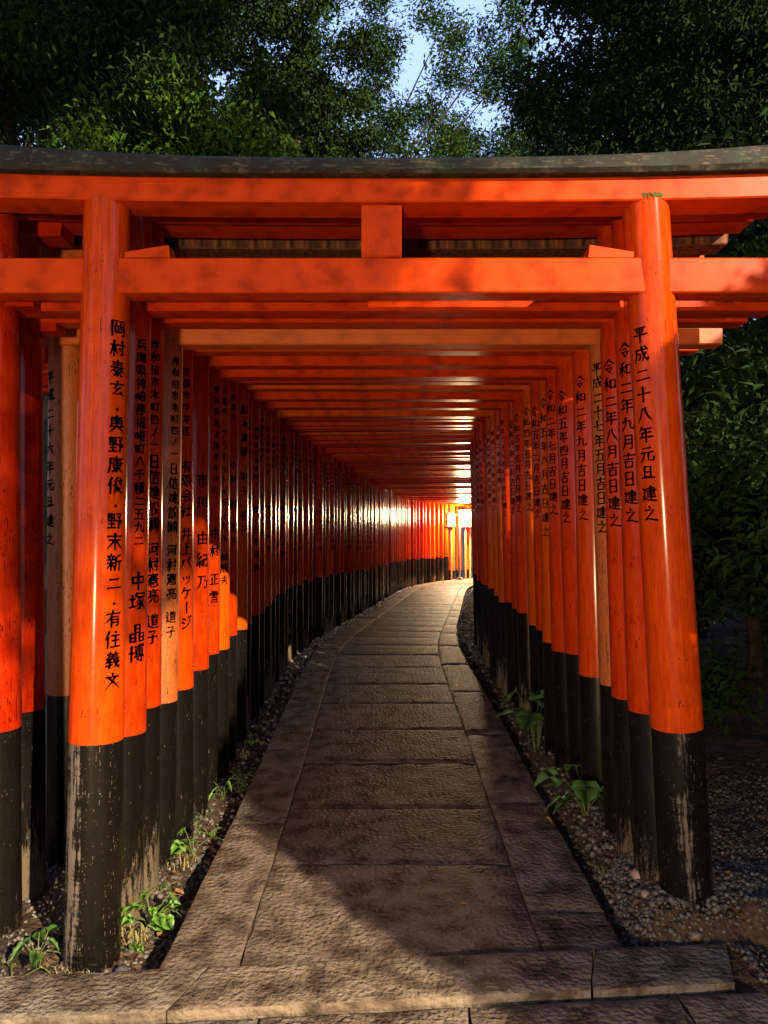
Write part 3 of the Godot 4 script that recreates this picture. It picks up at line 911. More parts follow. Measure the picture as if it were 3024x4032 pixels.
# ------------------------------------------------------------------ ground, gravel, litter
func soil_height(x: float, d: float) -> float:
	var q := 0.0
	var base := ground(d)
	var c := 0.02
	# the bank rises under the posts on the right of the mouth and under the trees on both sides
	q += 0.068 * smoothstep(1.12, 1.24, x) * (1.0 - smoothstep(2.7, 2.9, d)) * smoothstep(-4.0, 0.0, d)
	q += 0.17 * smoothstep(0.80, 1.0, x - c) * (1.0 - smoothstep(4.0, 7.0, d)) * smoothstep(2.665, 2.76, d - 0.085 * x + 0.5 * smoothstep(1.3, 1.6, x))
	q -= 0.035 * (1.0 - smoothstep(0.86, 0.98, absf(x - 0.02))) * smoothstep(2.5, 2.9, d) * (1.0 - smoothstep(8.0, 10.0, d))
	q += 0.9 * smoothstep(2.6, 8.0, x) * smoothstep(1.0, 5.0, d)
	q += 1.6 * smoothstep(4.5, 12.0, -x) * smoothstep(3.0, 8.0, d)
	q += 6.0 * smoothstep(32.0, 80.0, d)
	return base + q + 0.018 * noise.get_noise_2d(x * 22.0, d * 22.0) + 0.05 * noise.get_noise_2d(x * 2.0 + 50.0, d * 2.0) * smoothstep(1.2, 3.0, absf(x))

func terrain() -> void:
	var xs := []
	var ds := []
	var x := -90.0
	while x < 90.0:
		xs.append(x)
		var ax := absf(x)
		x += 0.05 if ax < 2.2 else (0.2 if ax < 5.0 else (1.0 if ax < 14.0 else 8.0))
	var d := -40.0
	while d < 150.0:
		ds.append(d)
		d += 4.0 if d < -8.0 else (0.5 if d < 1.4 else (0.055 if d < 5.5 else (0.22 if d < 27.0 else (2.0 if d < 50.0 else 12.0))))
	var v := PackedVector3Array(); var n := PackedVector3Array(); var ix := PackedInt32Array()
	for j in ds.size():
		for i in xs.size():
			var h := soil_height(xs[i], ds[j])
			v.append(V(xs[i], h, ds[j]))
			var e := 0.04
			n.append(Vector3(soil_height(xs[i] - e, ds[j]) - soil_height(xs[i] + e, ds[j]), 2 * e, -(soil_height(xs[i], ds[j] - e) - soil_height(xs[i], ds[j] + e))).normalized())
	var w := xs.size()
	for j in ds.size() - 1:
		for i in w - 1:
			var p := j * w + i
			ix.append_array([p, p + w, p + 1, p + 1, p + w, p + w + 1])
	var o := put("ground", arrays_mesh(v, n, PackedVector2Array(), ix), M.soil, self)
	o.set_meta("kind", "structure")

func pebble_mesh(seed_: int, detail := 6) -> ArrayMesh:
	var st := SurfaceTool.new()
	st.begin(Mesh.PRIMITIVE_TRIANGLES)
	st.set_smooth_group(0)
	var rows := []
	for j in detail + 1:
		var row := []
		for i in detail + 2:
			var a := TAU * (i % (detail + 1)) / (detail + 1)
			var b := PI * j / detail - PI / 2
			var p := Vector3(cos(b) * cos(a), sin(b), cos(b) * sin(a))
			var k := 1.0 + 0.35 * noise.get_noise_3d(p.x * 40.0 + seed_ * 50.0, p.y * 40.0, p.z * 40.0)
			row.append(p * k * Vector3(1.0, 0.6, 0.8))
		rows.append(row)
	for j in detail:
		for i in detail + 1:
			quad(st, rows[j][i], rows[j + 1][i], rows[j + 1][i + 1], rows[j][i + 1])
	return finish(st)

func multi(called: String, mesh: Mesh, m: Material, xf: Array, cols: Array, parent: Node = self) -> MultiMeshInstance3D:
	var mm := MultiMesh.new()
	mm.transform_format = MultiMesh.TRANSFORM_3D
	mm.use_colors = cols.size() > 0
	mm.mesh = mesh
	mm.instance_count = xf.size()
	for i in xf.size():
		mm.set_instance_transform(i, xf[i])
		if cols.size(): mm.set_instance_color(i, cols[i])
	var o := MultiMeshInstance3D.new()
	o.name = numbered(called) if parent == self else called
	o.multimesh = mm
	o.material_override = m
	parent.add_child(o, true)
	return o

func random_basis(flat := 0.0) -> Basis:
	var b := Basis(Vector3.UP, rng.randf() * TAU)
	if flat < 1.0:
		b = Basis(Vector3(rng.randf_range(-1, 1), rng.randf_range(-0.3, 0.3), rng.randf_range(-1, 1)).normalized(), rng.randf_range(-1, 1) * PI * (1.0 - flat)) * b
	return b

func gravel() -> void:
	var xf := []
	var cols := []
	# strips of pebbles between the paving and the posts
	for i in 9000:
		var s := pow(rng.randf(), 1.5) * 19.5
		var o := rng.randf_range(-1.12, -0.79) if i % 2 == 0 else rng.randf_range(0.84 - 0.11 * smoothstep(2.5, 9.0, s), 1.15)
		var p := off_line(s + 0.05, o)
		if s < 5.0 and rng.randf() < 0.62: continue
		var z := rng.randf_range(0.008, 0.021) * (1.0 + 0.25 * minf(s / 10.0, 1.0))
		xf.append(Transform3D(random_basis(0.8).scaled(Vector3.ONE * z), V(p.x, soil_height(p.x, p.y) + z * 0.3, p.y)))
		var k := rng.randf_range(0.04, 0.14) + 0.1 * smoothstep(4.0, 7.0, s)  # paler deeper in: lamplight worked into the pebble colour
		cols.append(Color(k, k * rng.randf_range(0.82, 0.95), k * rng.randf_range(0.66, 0.85)))
	for i in 9000:   # the gravelly bank right of the mouth
		var x := rng.randf_range(0.86, 2.6)
		var d := rng.randf_range(1.9, 4.2)
		if d < 2.75 and x < 1.4: x = rng.randf_range(1.27, 2.5)
		var z := rng.randf_range(0.004, 0.012)
		xf.append(Transform3D(random_basis(0.6).scaled(Vector3.ONE * z), V(x, soil_height(x, d) + z * 0.3, d)))
		var k := rng.randf_range(0.03, 0.11)
		cols.append(Color(k, k * 0.88, k * 0.72))
	for i in 3500:   # gravel packed round the foot of the first right-hand post and the kerb end
		var x := rng.randf_range(0.9, 1.75)
		var d := rng.randf_range(2.68, 3.2) + 0.085 * x
		if x > 1.22: d = rng.randf_range(2.2, 3.2)
		var z := rng.randf_range(0.004, 0.015)
		xf.append(Transform3D(random_basis(0.6).scaled(Vector3.ONE * z), V(x, soil_height(x, d) + z * 0.3, d)))
		var k := rng.randf_range(0.03, 0.12)
		cols.append(Color(k, k * 0.86, k * 0.7))
	for i in 1500:   # grit on the soil left of the mouth
		var x := rng.randf_range(-2.2, -0.8)
		var d := rng.randf_range(2.58, 3.6)
		var z := rng.randf_range(0.004, 0.012)
		xf.append(Transform3D(random_basis(0.6).scaled(Vector3.ONE * z), V(x, soil_height(x, d) + z * 0.3, d)))
		var k := rng.randf_range(0.06, 0.2)
		cols.append(Color(k, k * 0.85, k * 0.68))
	var o := multi("gravel", pebble_mesh(3, 4), M.pebble, xf, cols)
	tag(o, "loose pebbles and grit along both sides of the stone path", "gravel", "", "stuff")
	# fallen leaves
	var lf := SurfaceTool.new()
	lf.begin(Mesh.PRIMITIVE_TRIANGLES)
	lf.set_smooth_group(0)
	leaf_shape(lf, Transform3D.IDENTITY, 1.0, 0.42, 0.25)
	xf = []
	cols = []
	for i in 5200:
		var left := i % 3 == 0
		var d := 2.74 + pow(rng.randf(), 1.6) * 7.0
		var x := rng.randf_range(-1.25, -0.78) if left else rng.randf_range(0.86, 1.3)
		if i % 3 == 2:
			x = rng.randf_range(1.2, 2.6)
			d = rng.randf_range(2.2, 4.6)
		var z := rng.randf_range(0.02, 0.05)
		xf.append(Transform3D(random_basis(0.82).scaled(Vector3.ONE * z), V(x, soil_height(x, d) + 0.008, d)))
		var k := rng.randf_range(0.05, 0.16)
		cols.append(Color(k, k * rng.randf_range(0.45, 0.7), k * rng.randf_range(0.2, 0.4)))
	o = multi("fallen_leaves", finish(lf), M.litter, xf, cols)
	tag(o, "brown fallen leaves scattered over the soil beside the path", "leaves", "", "stuff")
	for a in [[0.80, 3.86, 0.05, 0.4, "orange brown dry leaf lying on the edging slab"], [0.30, 3.02, 0.03, 2.0, "small pale dry leaf on the centre slab near the kerb"], [-0.885, 3.30, 0.06, 1.2, "curled dark dry leaf leaning on the slab side"], [-0.86, 2.98, 0.06, 2.6, "reddish dry leaf beside the straw-coloured tuft"]]:
		var lm := mat(lin(0.26, 0.12, 0.04), 0.7)
		var h: float = ground(a[1]) + LIFT + 0.012 if float(a[0]) > -0.7 else soil_height(a[0], a[1]) + 0.02
		var fl := put("fallen_leaf", broad_leaf(0.55, 2), lm, self, Transform3D(Basis(Vector3.UP, a[3]) * Basis(Vector3.BACK, 0.3).scaled(Vector3.ONE * float(a[2])), V(a[0], h, a[1])))
		tag(fl, a[4], "leaf", "single fallen leaves")
	# stones large enough to pick up one by one
	var stones := [[-1.33, 2.60, 0.034, "rounded grey stone against the kerb, largest of its row"], [-1.235, 2.61, 0.03, "smooth blue-grey stone on the kerb edge beside another"], [-1.42, 2.62, 0.03, "reddish brown stone lying flat by the kerb"],
		[-1.53, 2.585, 0.036, "flat reddish stone half sunk at the kerb corner"], [-1.14, 2.64, 0.024, "dark pebble leaning on the scraped post base"], [-0.99, 2.63, 0.03, "cream white angular stone near the kerb"], [-0.91, 2.72, 0.03, "dark wet-looking oval stone beside the slab edge"],
		[-1.47, 3.06, 0.034, "grey stone at the foot of the neighbouring dark post"], [1.005, 3.06, 0.04, "pinkish pointed stone among gravel beside the path edging"], [1.07, 3.09, 0.026, "pale grey stone beside a pink pointed stone"], [0.98, 2.93, 0.024, "small pink stone beside the edging slab"], [1.11, 2.8, 0.03, "flat brown rock on gravel beside the post base"]]
	var tones := [lin(0.16, 0.155, 0.15), lin(0.15, 0.16, 0.16), lin(0.2, 0.11, 0.08), lin(0.18, 0.1, 0.075), lin(0.08, 0.075, 0.07), lin(0.42, 0.36, 0.26), lin(0.07, 0.07, 0.07), lin(0.15, 0.13, 0.11), lin(0.3, 0.19, 0.16), lin(0.26, 0.26, 0.26), lin(0.28, 0.17, 0.14), lin(0.15, 0.11, 0.08)]
	for i in stones.size():
		var a: Array = stones[i]
		var m := mat(tones[i], 0.6)
		m.normal_enabled = true
		m.normal_texture = M.stone[0].normal_texture
		m.normal_scale = 0.4
		m.uv1_triplanar = true
		var st := put("stone", pebble_mesh(i + 9, 9), m, self, Transform3D(random_basis(0.9).scaled(Vector3.ONE * float(a[2])), V(a[0], soil_height(a[0], a[1]) + float(a[2]) * 0.35, a[1])))
		tag(st, a[3], "stone", "loose stones by the path")

# ------------------------------------------------------------------ plants
func leaf_shape(st: SurfaceTool, t: Transform3D, l: float, w: float, fold: float) -> void:
	# a folded pointed leaf from the origin along +z: two halves of two triangles
	var a := t * Vector3.ZERO
	var tip := t * Vector3(0, -0.12 * l, l)
	var m := t * Vector3(0, 0, l * 0.5)
	var r := t * Vector3(w * l * 0.5, fold * w * l, l * 0.42)
	var q := t * Vector3(-w * l * 0.5, fold * w * l, l * 0.42)
	st.add_vertex(a); st.add_vertex(r); st.add_vertex(m)
	st.add_vertex(m); st.add_vertex(r); st.add_vertex(tip)
	st.add_vertex(a); st.add_vertex(m); st.add_vertex(q)
	st.add_vertex(m); st.add_vertex(tip); st.add_vertex(q)

func broad_leaf(lobes: float, seed_: int) -> ArrayMesh:
	# a wide heart-shaped leaf with a fold and a drooping tip, about 1 long
	var st := SurfaceTool.new()
	st.begin(Mesh.PRIMITIVE_TRIANGLES)
	st.set_smooth_group(0)
	var rim := []
	for i in 13:
		var t := i / 12.0
		var w := 0.52 * pow(sin(PI * pow(t, 0.62)), 0.8) * (1.0 + 0.08 * sin(t * 19.0 + seed_))
		rim.append([w * lobes, t])
	for side: float in [-1.0, 1.0]:
		for i in 12:
			var t0: float = rim[i][1]
			var t1: float = rim[i + 1][1]
			var c0 := Vector3(0, -0.28 * t0 * t0, t0)
			var c1 := Vector3(0, -0.28 * t1 * t1, t1)
			var e0 := c0 + Vector3(side * float(rim[i][0]), 0.10 - 0.18 * float(rim[i][0]) + 0.03 * sin(t0 * 14.0), -0.05)
			var e1 := c1 + Vector3(side * float(rim[i + 1][0]), 0.10 - 0.18 * float(rim[i + 1][0]) + 0.03 * sin(t1 * 14.0), -0.05)
			if i == 0: e0 = c0
			if i == 11: e1 = c1
			quad(st, c0, e0, e1, c1)
	return finish(st)

func weed(at: Vector3, label: String, n: int, l0: float, l1: float, tall: float, m: Material, mesh: Mesh, spread := 1.0) -> void:
	var o := thing("weed", label, "plant", at, "low plants beside the path")
	for i in n:
		var yaw := TAU * i / n + rng.randf_range(-0.5, 0.5)
		var out := rng.randf_range(0.02, 0.09) * spread
		var h := tall * rng.randf_range(0.35, 1.0)
		var tip := Vector3(sin(yaw) * out, h, cos(yaw) * out)
		put("stem", path_tube([Vector3(rng.randf_range(-0.01, 0.01), -0.02, rng.randf_range(-0.01, 0.01)), tip * Vector3(0.35, 0.6, 0.35), tip], [0.0028, 0.0022, 0.0014], 5), M.stem, o)
		var l := rng.randf_range(l0, l1)
		var b := Basis(Vector3.UP, yaw) * Basis(Vector3.RIGHT, rng.randf_range(-0.1, 0.75)) * Basis(Vector3.BACK, rng.randf_range(-0.5, 0.5))
		put("leaf", mesh, m, o, Transform3D(b.scaled(Vector3.ONE * l), tip))

func tuft(at: Vector3, label: String, n: int, l: float, m: Material) -> void:
	var o := thing("grass_tuft", label, "grass", at, "dry grass tufts at the post feet")
	var st := SurfaceTool.new()
	st.begin(Mesh.PRIMITIVE_TRIANGLES)
	st.set_smooth_group(0)
	for i in n:
		var yaw := rng.randf() * TAU
		var p := Vector3(rng.randf_range(-0.07, 0.07), 0, rng.randf_range(-0.05, 0.05))
		var ll := l * rng.randf_range(0.5, 1.0)
		var lean := rng.randf_range(0.3, 1.3)
		var dir := Vector3(sin(yaw), 0, cos(yaw))
		var sd := dir.cross(Vector3.UP) * 0.0018
		var mid := p + dir * ll * 0.35 * lean + Vector3.UP * ll * 0.5
		var tip := p + dir * ll * 0.9 * lean + Vector3.UP * ll * 0.45
		quad(st, p - sd, p + sd, mid + sd, mid - sd)
		st.add_vertex(mid - sd); st.add_vertex(mid + sd); st.add_vertex(tip)
	put("blades", finish(st), m, o)

func low_plants() -> void:
	M.stem = mat(lin(0.09, 0.12, 0.03), 0.6)
	var green := mat(lin(0.085, 0.2, 0.02), 0.5)
	green.backlight_enabled = true
	green.backlight = lin(0.05, 0.12, 0.01)
	var dark := mat(lin(0.05, 0.115, 0.016), 0.5)
	dark.backlight_enabled = true
	dark.backlight = lin(0.03, 0.07, 0.01)
	var pale := mat(lin(0.2, 0.22, 0.04), 0.55)
	var straw := mat(lin(0.28, 0.22, 0.08), 0.7)
	var heart := broad_leaf(1.0, 1)
	var slim := broad_leaf(0.6, 3)
	weed(V(-0.90, 0.0, 3.02), "leafy green weed between the first two post bases", 16, 0.035, 0.08, 0.13, green, heart)
	weed(V(-0.89, 0.03, 3.62), "small weed with one drooping round leaf beside a muddy base", 5, 0.045, 0.075, 0.13, green, heart)
	weed(V(-0.90, 0.06, 4.35), "low bright seedling cluster farther along the post bases", 8, 0.04, 0.065, 0.1, green, slim)
	weed(V(-0.85, 0.06, 4.62), "tiny seedling in the leaf litter beside the slabs", 6, 0.03, 0.05, 0.08, dark, slim)
	weed(V(-1.21, 0.0, 2.74), "dark leafed weed hugging the foot of the scraped base", 7, 0.05, 0.08, 0.12, dark, slim)
	weed(V(-1.25, 0.0, 2.64), "yellow-green sprig at the kerb beside the scraped base", 5, 0.04, 0.06, 0.05, pale, slim)
	weed(V(0.97, 0.14, 3.75), "broad leafed plant with yellow leaves beside the edging slab", 9, 0.09, 0.15, 0.26, dark, heart, 1.6)
	weed(V(0.95, 0.16, 4.85), "taller heart-leafed plant with one yellow leaf by the posts", 9, 0.12, 0.19, 0.42, dark, heart, 1.7)
	weed(V(1.12, 0.12, 3.45), "heart-leafed sprig behind the broad leafed plant", 5, 0.07, 0.11, 0.2, dark, heart, 1.4)
	var spots := [[-0.92, 2.86], [-0.84, 3.2], [-0.95, 3.3], [-0.88, 3.9], [-0.93, 4.05], [-0.84, 4.5], [-0.9, 5.3], [-0.87, 5.8], [0.93, 3.3], [1.02, 4.2], [0.96, 5.4], [0.92, 6.2]]
	for i in spots.size():
		weed(V(spots[i][0], soil_height(spots[i][0], spots[i][1]), spots[i][1]), "scrap of low weed, %s of those dotted along the gravel strips" % ordinal(i + 1), 4 + i % 4, 0.018, 0.038, 0.05, [green, dark, M.stem][i % 3], slim if i % 2 else heart, 0.8)
	tuft(V(-0.95, 0.0, 2.9), "straw-coloured grass tuft by the scraped post base", 70, 0.11, straw)
	tuft(V(-1.05, 0.0, 2.66), "thin dry grass tuft in front of the scraped base", 45, 0.07, straw)
	tuft(V(-0.93, 0.03, 3.52), "dry grass tuft at the muddy third base", 45, 0.1, straw)
	tuft(V(-1.52, 0.0, 2.85), "short green-yellow grass tuft at the neighbouring post", 60, 0.08, M.stem)
	tuft(V(-0.93, 0.1, 5.0), "dry grass tuft in the shade farther along the bases", 50, 0.1, straw)

# a ball of small leaves, used again and again through the crowns
func leaf_clump(n: int, rad: float, l0: float, l1: float, w: float) -> ArrayMesh:
	var st := SurfaceTool.new()
	st.begin(Mesh.PRIMITIVE_TRIANGLES)
	st.set_smooth_group(-1)
	for i in n:
		var p := Vector3(rng.randfn(0, 0.5), rng.randfn(0, 0.38), rng.randfn(0, 0.5)) * rad
		var b := Basis(Vector3.UP, rng.randf() * TAU) * Basis(Vector3.RIGHT, rng.randf_range(-0.5, 1.1)) * Basis(Vector3.BACK, rng.randf_range(-0.9, 0.9))
		leaf_shape(st, Transform3D(b, p), rng.randf_range(l0, l1), w, 0.18)
	return finish(st)

# crown: array of [x, y, d offsets, rx, ry, rz, count]
func tree(called: String, label: String, at: Vector3, height: float, girth: float, lobes: Array, clump: Mesh, m: Material, group: String, category := "tree", shell := 0.5, lumpy := 0.3) -> void:
	var o := thing(called, label, category, at, group)
	var top := Vector3(rng.randf_range(-0.3, 0.3), height, rng.randf_range(-0.3, 0.3))
	var bend := Vector3(rng.randf_range(-0.2, 0.2), 0, rng.randf_range(-0.2, 0.2))
	var pts := []
	var rad := []
	for i in 7:
		var t := i / 6.0
		pts.append(Vector3(0, -0.3, 0).lerp(top, t) + bend * sin(t * PI))
		rad.append(girth * lerpf(1.0, 0.35, t) * (1.25 if i == 0 else 1.0))
	put("trunk", path_tube(pts, rad, 14), M.bark, o)
	var xf := []
	var cols := []
	for lb in lobes:
		var c := Vector3(lb[0], lb[1], -float(lb[2]))
		var from: Vector3 = pts[4] if c.y > pts[4].y else pts[3]
		var mid := from.lerp(c, 0.5) + Vector3(0, 0.25, 0)
		put("limb", path_tube([from, mid, c.lerp(mid, 0.3), c], [girth * 0.4, girth * 0.25, girth * 0.12, 0.01], 7), M.bark, o)
		var hubs := []
		for i in maxi(int(lb[6]) / 22, 4):
			var hd := Vector3(rng.randfn(), rng.randfn(), rng.randfn()).normalized()
			hubs.append(hd * pow(rng.randf(), shell) * (1.0 + lumpy * noise.get_noise_3d(hd.x * 35.0 + c.x * 9.0, hd.y * 35.0 + c.y * 9.0, hd.z * 35.0 + c.z * 9.0)))
		for i in int(lb[6]):
			var dir := Vector3(rng.randfn(), rng.randfn(), rng.randfn()).normalized()
			var k := pow(rng.randf(), shell)
			var lump := 1.0 + lumpy * noise.get_noise_3d(dir.x * 35.0 + c.x * 9.0, dir.y * 35.0 + c.y * 9.0, dir.z * 35.0 + c.z * 9.0)
			var p := c + dir * Vector3(lb[3], lb[4], lb[5]) * k * lump
			if shell > 0.3:   # most leaves hang in boughs
				var hub: Vector3 = hubs[i % hubs.size()]
				p = c + hub * Vector3(lb[3], lb[4], lb[5]) + dir * Vector3(1.0, 0.55, 1.0) * pow(rng.randf(), 0.6) * maxf(0.26 * float(lb[3]), 0.3)
			xf.append(Transform3D(random_basis(0.75).scaled(Vector3.ONE * rng.randf_range(0.7, 1.25)), p))
			var t := rng.randf_range(0.6, 1.25)
			cols.append(Color(t * rng.randf_range(0.85, 1.2), t, t * 0.9))
	multi("crown", clump, m, xf, cols, o).set_meta("kind", "stuff")

func trees() -> void:
	var fine := leaf_clump(40, 0.30, 0.06, 0.12, 0.42)
	var far := leaf_clump(40, 0.45, 0.10, 0.2, 0.42)
	var airy := leaf_clump(22, 0.5, 0.09, 0.17, 0.34)
	var tight := leaf_clump(26, 0.07, 0.035, 0.055, 0.55)
	var grp := "trees around the tunnel"
	# seen above the first gate
	tree("evergreen_tree", "broad evergreen behind the neighbouring tunnel, its crown hanging over both tunnels", V(-4.6, 0.6, 10.5), 8.0, 0.22, [[0.2, 7.4, -0.5, 2.6, 1.9, 2.0, 1100], [1.7, 6.2, -1.0, 1.7, 1.1, 1.4, 420], [-1.6, 8.4, 0, 2.4, 2.2, 2.0, 800], [0.9, 9.8, 0.6, 2.4, 1.5, 1.8, 600], [-2.0, 5.8, 0, 2.2, 1.2, 1.8, 420]], fine, M.leaf[0], grp)
	tree("young_tree", "bright green leafy young tree just behind the cap of the first gate", V(-2.2, 0.35, 9.2), 5.0, 0.06, [[0.1, 5.55, -0.6, 0.75, 0.5, 0.7, 150], [0.65, 5.3, -0.7, 0.55, 0.35, 0.55, 90], [-0.8, 5.25, -0.6, 0.8, 0.35, 0.6, 100]], fine, M.leaf[3], grp)
	tree("evergreen_tree", "tall dark evergreen on the neighbouring tunnel's side of the sky opening", V(-1.9, 0.3, 15.0), 11.0, 0.26, [[0.5, 10.2, 0, 1.8, 2.2, 1.7, 800], [-0.9, 12.0, 0, 2.2, 2.2, 2.0, 800], [0.3, 13.4, 0, 1.6, 1.5, 1.5, 330], [0.6, 8.4, 0, 1.5, 0.9, 1.2, 330]], fine, M.leaf[0], grp)
	tree("evergreen_tree", "dense black-green evergreen between the dark bank and the sky opening", V(4.4, 0.8, 10.5), 8.5, 0.26, [[-0.4, 7.9, 0, 2.2, 1.9, 2.0, 1300], [1.2, 6.8, -0.5, 2.8, 1.9, 2.2, 1200], [-1.4, 6.2, -0.4, 1.3, 0.9, 1.1, 330], [0.8, 9.4, 0.3, 2.6, 1.6, 2.0, 900]], fine, M.leaf[2], grp)
	tree("evergreen_tree", "farther dark evergreen between the bank trees", V(8.2, 1.2, 15.0), 11.0, 0.3, [[0, 10.0, 0, 3.8, 3.2, 3.0, 800], [-2.6, 8.5, 0, 2.6, 2.0, 2.0, 420], [2, 13, 0, 4.0, 2.5, 3.0, 600]], far, M.leaf[2], grp)
	tree("evergreen_tree", "distant evergreen far beyond the neighbouring tunnel", V(-9.0, 1.2, 18.0), 12.0, 0.3, [[0, 11.0, 0, 4.5, 4.2, 3.0, 900], [4.0, 10.0, 0, 3.0, 2.6, 2.0, 500], [2, 14.5, 0, 4.0, 2.5, 3.0, 500]], far, M.leaf[0], grp)
	var lobes := []
	for a in [[1.7, 16.2, 0.9], [2.1, 14.6, 0.85], [0.1, 15.7, 0.6], [-0.9, 14.2, 0.9], [1.3, 13.5, 0.8], [3.2, 14.4, 1.2], [3.6, 16.2, 1.3], [0.2, 13.0, 0.55], [2.5, 12.7, 0.9], [1.0, 12.3, 0.9], [-0.6, 12.6, 0.7], [-0.8, 16.8, 0.8], [4.4, 12.9, 1.0]]:
		lobes.append([float(a[0]) + 1.6, a[1], 0, a[2], float(a[2]) * 0.75, a[2], int(92 * float(a[2]) * float(a[2])) + 18])
	tree("maple_tree", "thin-leaved tree standing in the sky opening far behind", V(-1.6, 0.3, 22.0), 12.0, 0.16, lobes, airy, M.leaf[1], grp)
	tree("evergreen_tree", "distant evergreen low behind the thin-leaved tree", V(0.4, 0.3, 31.0), 13.0, 0.3, [[-0.5, 13.6, 0, 3.2, 2.0, 2.5, 420], [5.5, 15.5, 0, 4.2, 4.5, 2.5, 900], [-5.0, 16.0, 0, 4.2, 5.0, 2.5, 1000]], far, M.leaf[0], grp)
	# the dark bank, which also keeps the sun off the side of the tunnel
	for a in [[3.0, 4.9, 2.3, "nearest"], [3.3, 6.9, 2.6, "second"], [3.7, 9.0, 2.6, "third"], [4.2, 12.0, 3.0, "fourth"], [5.0, 15.0, 3.4, "fifth"]]:
		tree("bank_shrub", "dense dark shrub on the bank beside the tunnel, %s from the mouth" % a[3], V(a[0], soil_height(a[0], a[1]), a[1]), 2.6, 0.07, [[0, 1.4, 0, 1.25, 1.5, 1.1, 520], [0.3, 3.2, 0, 1.5, a[2] - 0.9, 1.2, 520], [1.4, 2.0, 0, 1.3, 1.8, 1.1, 400]], fine, M.leaf[2], "shrubs on the dark bank", "shrub")
	# out of frame: shade casters, some of them added to block sun and sky
	tree("round_shrub", "tall clipped evergreen shrub whose shade falls across the pavement", V(4.15, 0.0, 0.05), 3.0, 0.09, [[0, 2.25, 0, 1.70, 2.0, 1.70, 6800], [0, 1.3, 0, 1.74, 1.3, 1.74, 5000], [0, 2.3, 0, 1.35, 1.5, 1.35, 2600], [0.9, 3.7, 0.6, 0.9, 0.5, 0.9, 90]], tight, M.leaf[2], "trees around the tunnel", "shrub", 0.04, 0.06)
	tree("round_shrub", "second clipped shrub, unseen, added to keep sun off the bank shrubs", V(6.3, 0.0, 1.7), 3.2, 0.09, [[0, 2.4, 0, 1.7, 2.3, 1.7, 1500], [0.2, 1.2, 0, 1.6, 1.2, 1.6, 700]], fine, M.leaf[2], "trees around the tunnel", "shrub", 0.2, 0.1)  # unseen shrub put here to block sun from the bank leaves
	tree("evergreen_tree", "overhanging evergreen behind the visitor shading the upper gate", V(2.2, 0.0, -6.2), 7.0, 0.22, [[1.3, 7.3, 1.3, 2.1, 1.75, 1.9, 1300], [0.2, 8.3, 0.5, 2.2, 1.7, 2.0, 900]], fine, M.leaf[0], grp, "tree", 0.3)
	for a in [[-4.2, -2.5, "over the neighbouring tunnel's mouth", -6.5, -3.0, 10.5], [3.4, -3.2, "over the pavement before the mouth", 7.6, 1.2, 10.0], [-0.5, 1.8, "straight over the visitor", -3.4, -1.4, 12.5], [5.4, 2.2, "over the bank at the mouth", 8.4, 3.4, 11.8], [-6.0, 4.2, "over the side of the neighbouring tunnel", -8.0, 4.6, 11.5]]:
		tree("added_canopy_tree", "unseen high tree added to block sky light, with its canopy %s" % a[2], V(a[3], 0.0, a[4]), a[5] - 1.5, 0.3, [[float(a[0]) - float(a[3]), a[5], float(a[1]) - float(a[4]), 4.0, 1.3, 3.8, 900]], far, M.leaf[2], "added canopy over the mouth")  # canopies placed out of view to cut sky light over the mouth
	for a in [[9.5, 2.5, 6.0, "beside the bank shrubs"], [10.5, 8.0, 8.0, "farther up the bank"], [-7.0, 1.0, 7.0, "beyond the neighbouring tunnel"], [-5.5, -7.0, 8.0, "behind the visitor on the neighbouring tunnel's side"], [-1.0, -13.0, 10.0, "far behind the visitor over the pavement"], [16.0, -4.0, 8.0, "far beyond the clipped shrub"]]:
		tree("evergreen_tree", "tall evergreen %s" % a[3], V(a[0], soil_height(a[0], a[1]), a[1]), a[2], 0.28, [[0, a[2], 0, 3.2, 2.6, 3.2, 380], [1.4, a[2] - 2.4, 0.4, 2.4, 1.8, 2.4, 220], [-1.4, a[2] - 2.0, -0.6, 2.4, 1.8, 2.4, 220]], far, M.leaf[2], grp)

# ------------------------------------------------------------------ lamps
func lamp_post(at: Vector3, height: float, label: String, energy: float, size: float, glow: float, arm: Vector3) -> void:
	var o := thing("lamp_post", label, "lamp", at, "lamp posts")
	put("foot_stone", post(Vector3(0, -0.05, 0), Vector3(0, 0.14, 0), [[0.0, 0.15], [0.8, 0.14], [1.0, 0.11]], 12, true, 0.02, 5), M.stone[3], o)
	put("pole", post(Vector3(0, 0.1, 0), Vector3(0, height + 0.25, 0), [[0.0, 0.045], [1.0, 0.035]], 14), M.metal, o)
	var c := Vector3(0, height, 0) + arm
	put("arm", path_tube([Vector3(0, height + 0.2, 0), Vector3(0, height + 0.22, 0) + arm * 0.5, c + Vector3(0, 0.2, 0), c + Vector3(0, 0.1, 0)], [0.016, 0.016, 0.016, 0.016], 8), M.metal, o)
	put("lamp_cap", post(c + Vector3(0, size * 0.75, 0), c + Vector3(0, size * 0.75 + 0.06, 0), [[0.0, size * 1.25], [0.5, size * 0.9], [1.0, 0.02]], 18), M.metal, o)
	var bulb := SphereMesh.new()
	bulb.radius = size
	bulb.height = size * 2
	var gm := mat(Color(1, 0.9, 0.75), 0.4)
	gm.emission_enabled = true
	gm.emission = Color(1.0, 0.88, 0.68)
	gm.emission_energy_multiplier = glow
	put("bulb", bulb, gm, o, Transform3D(Basis.IDENTITY, c))
	var l := OmniLight3D.new()
	l.name = "bulb_light"
	l.light_color = Color(1.0, 0.86, 0.66)
	l.light_energy = energy
	l.light_size = size
	l.omni_range = 60.0
	l.omni_attenuation = 2.0
	l.shadow_enabled = true
	l.position = c
	o.add_child(l, true)

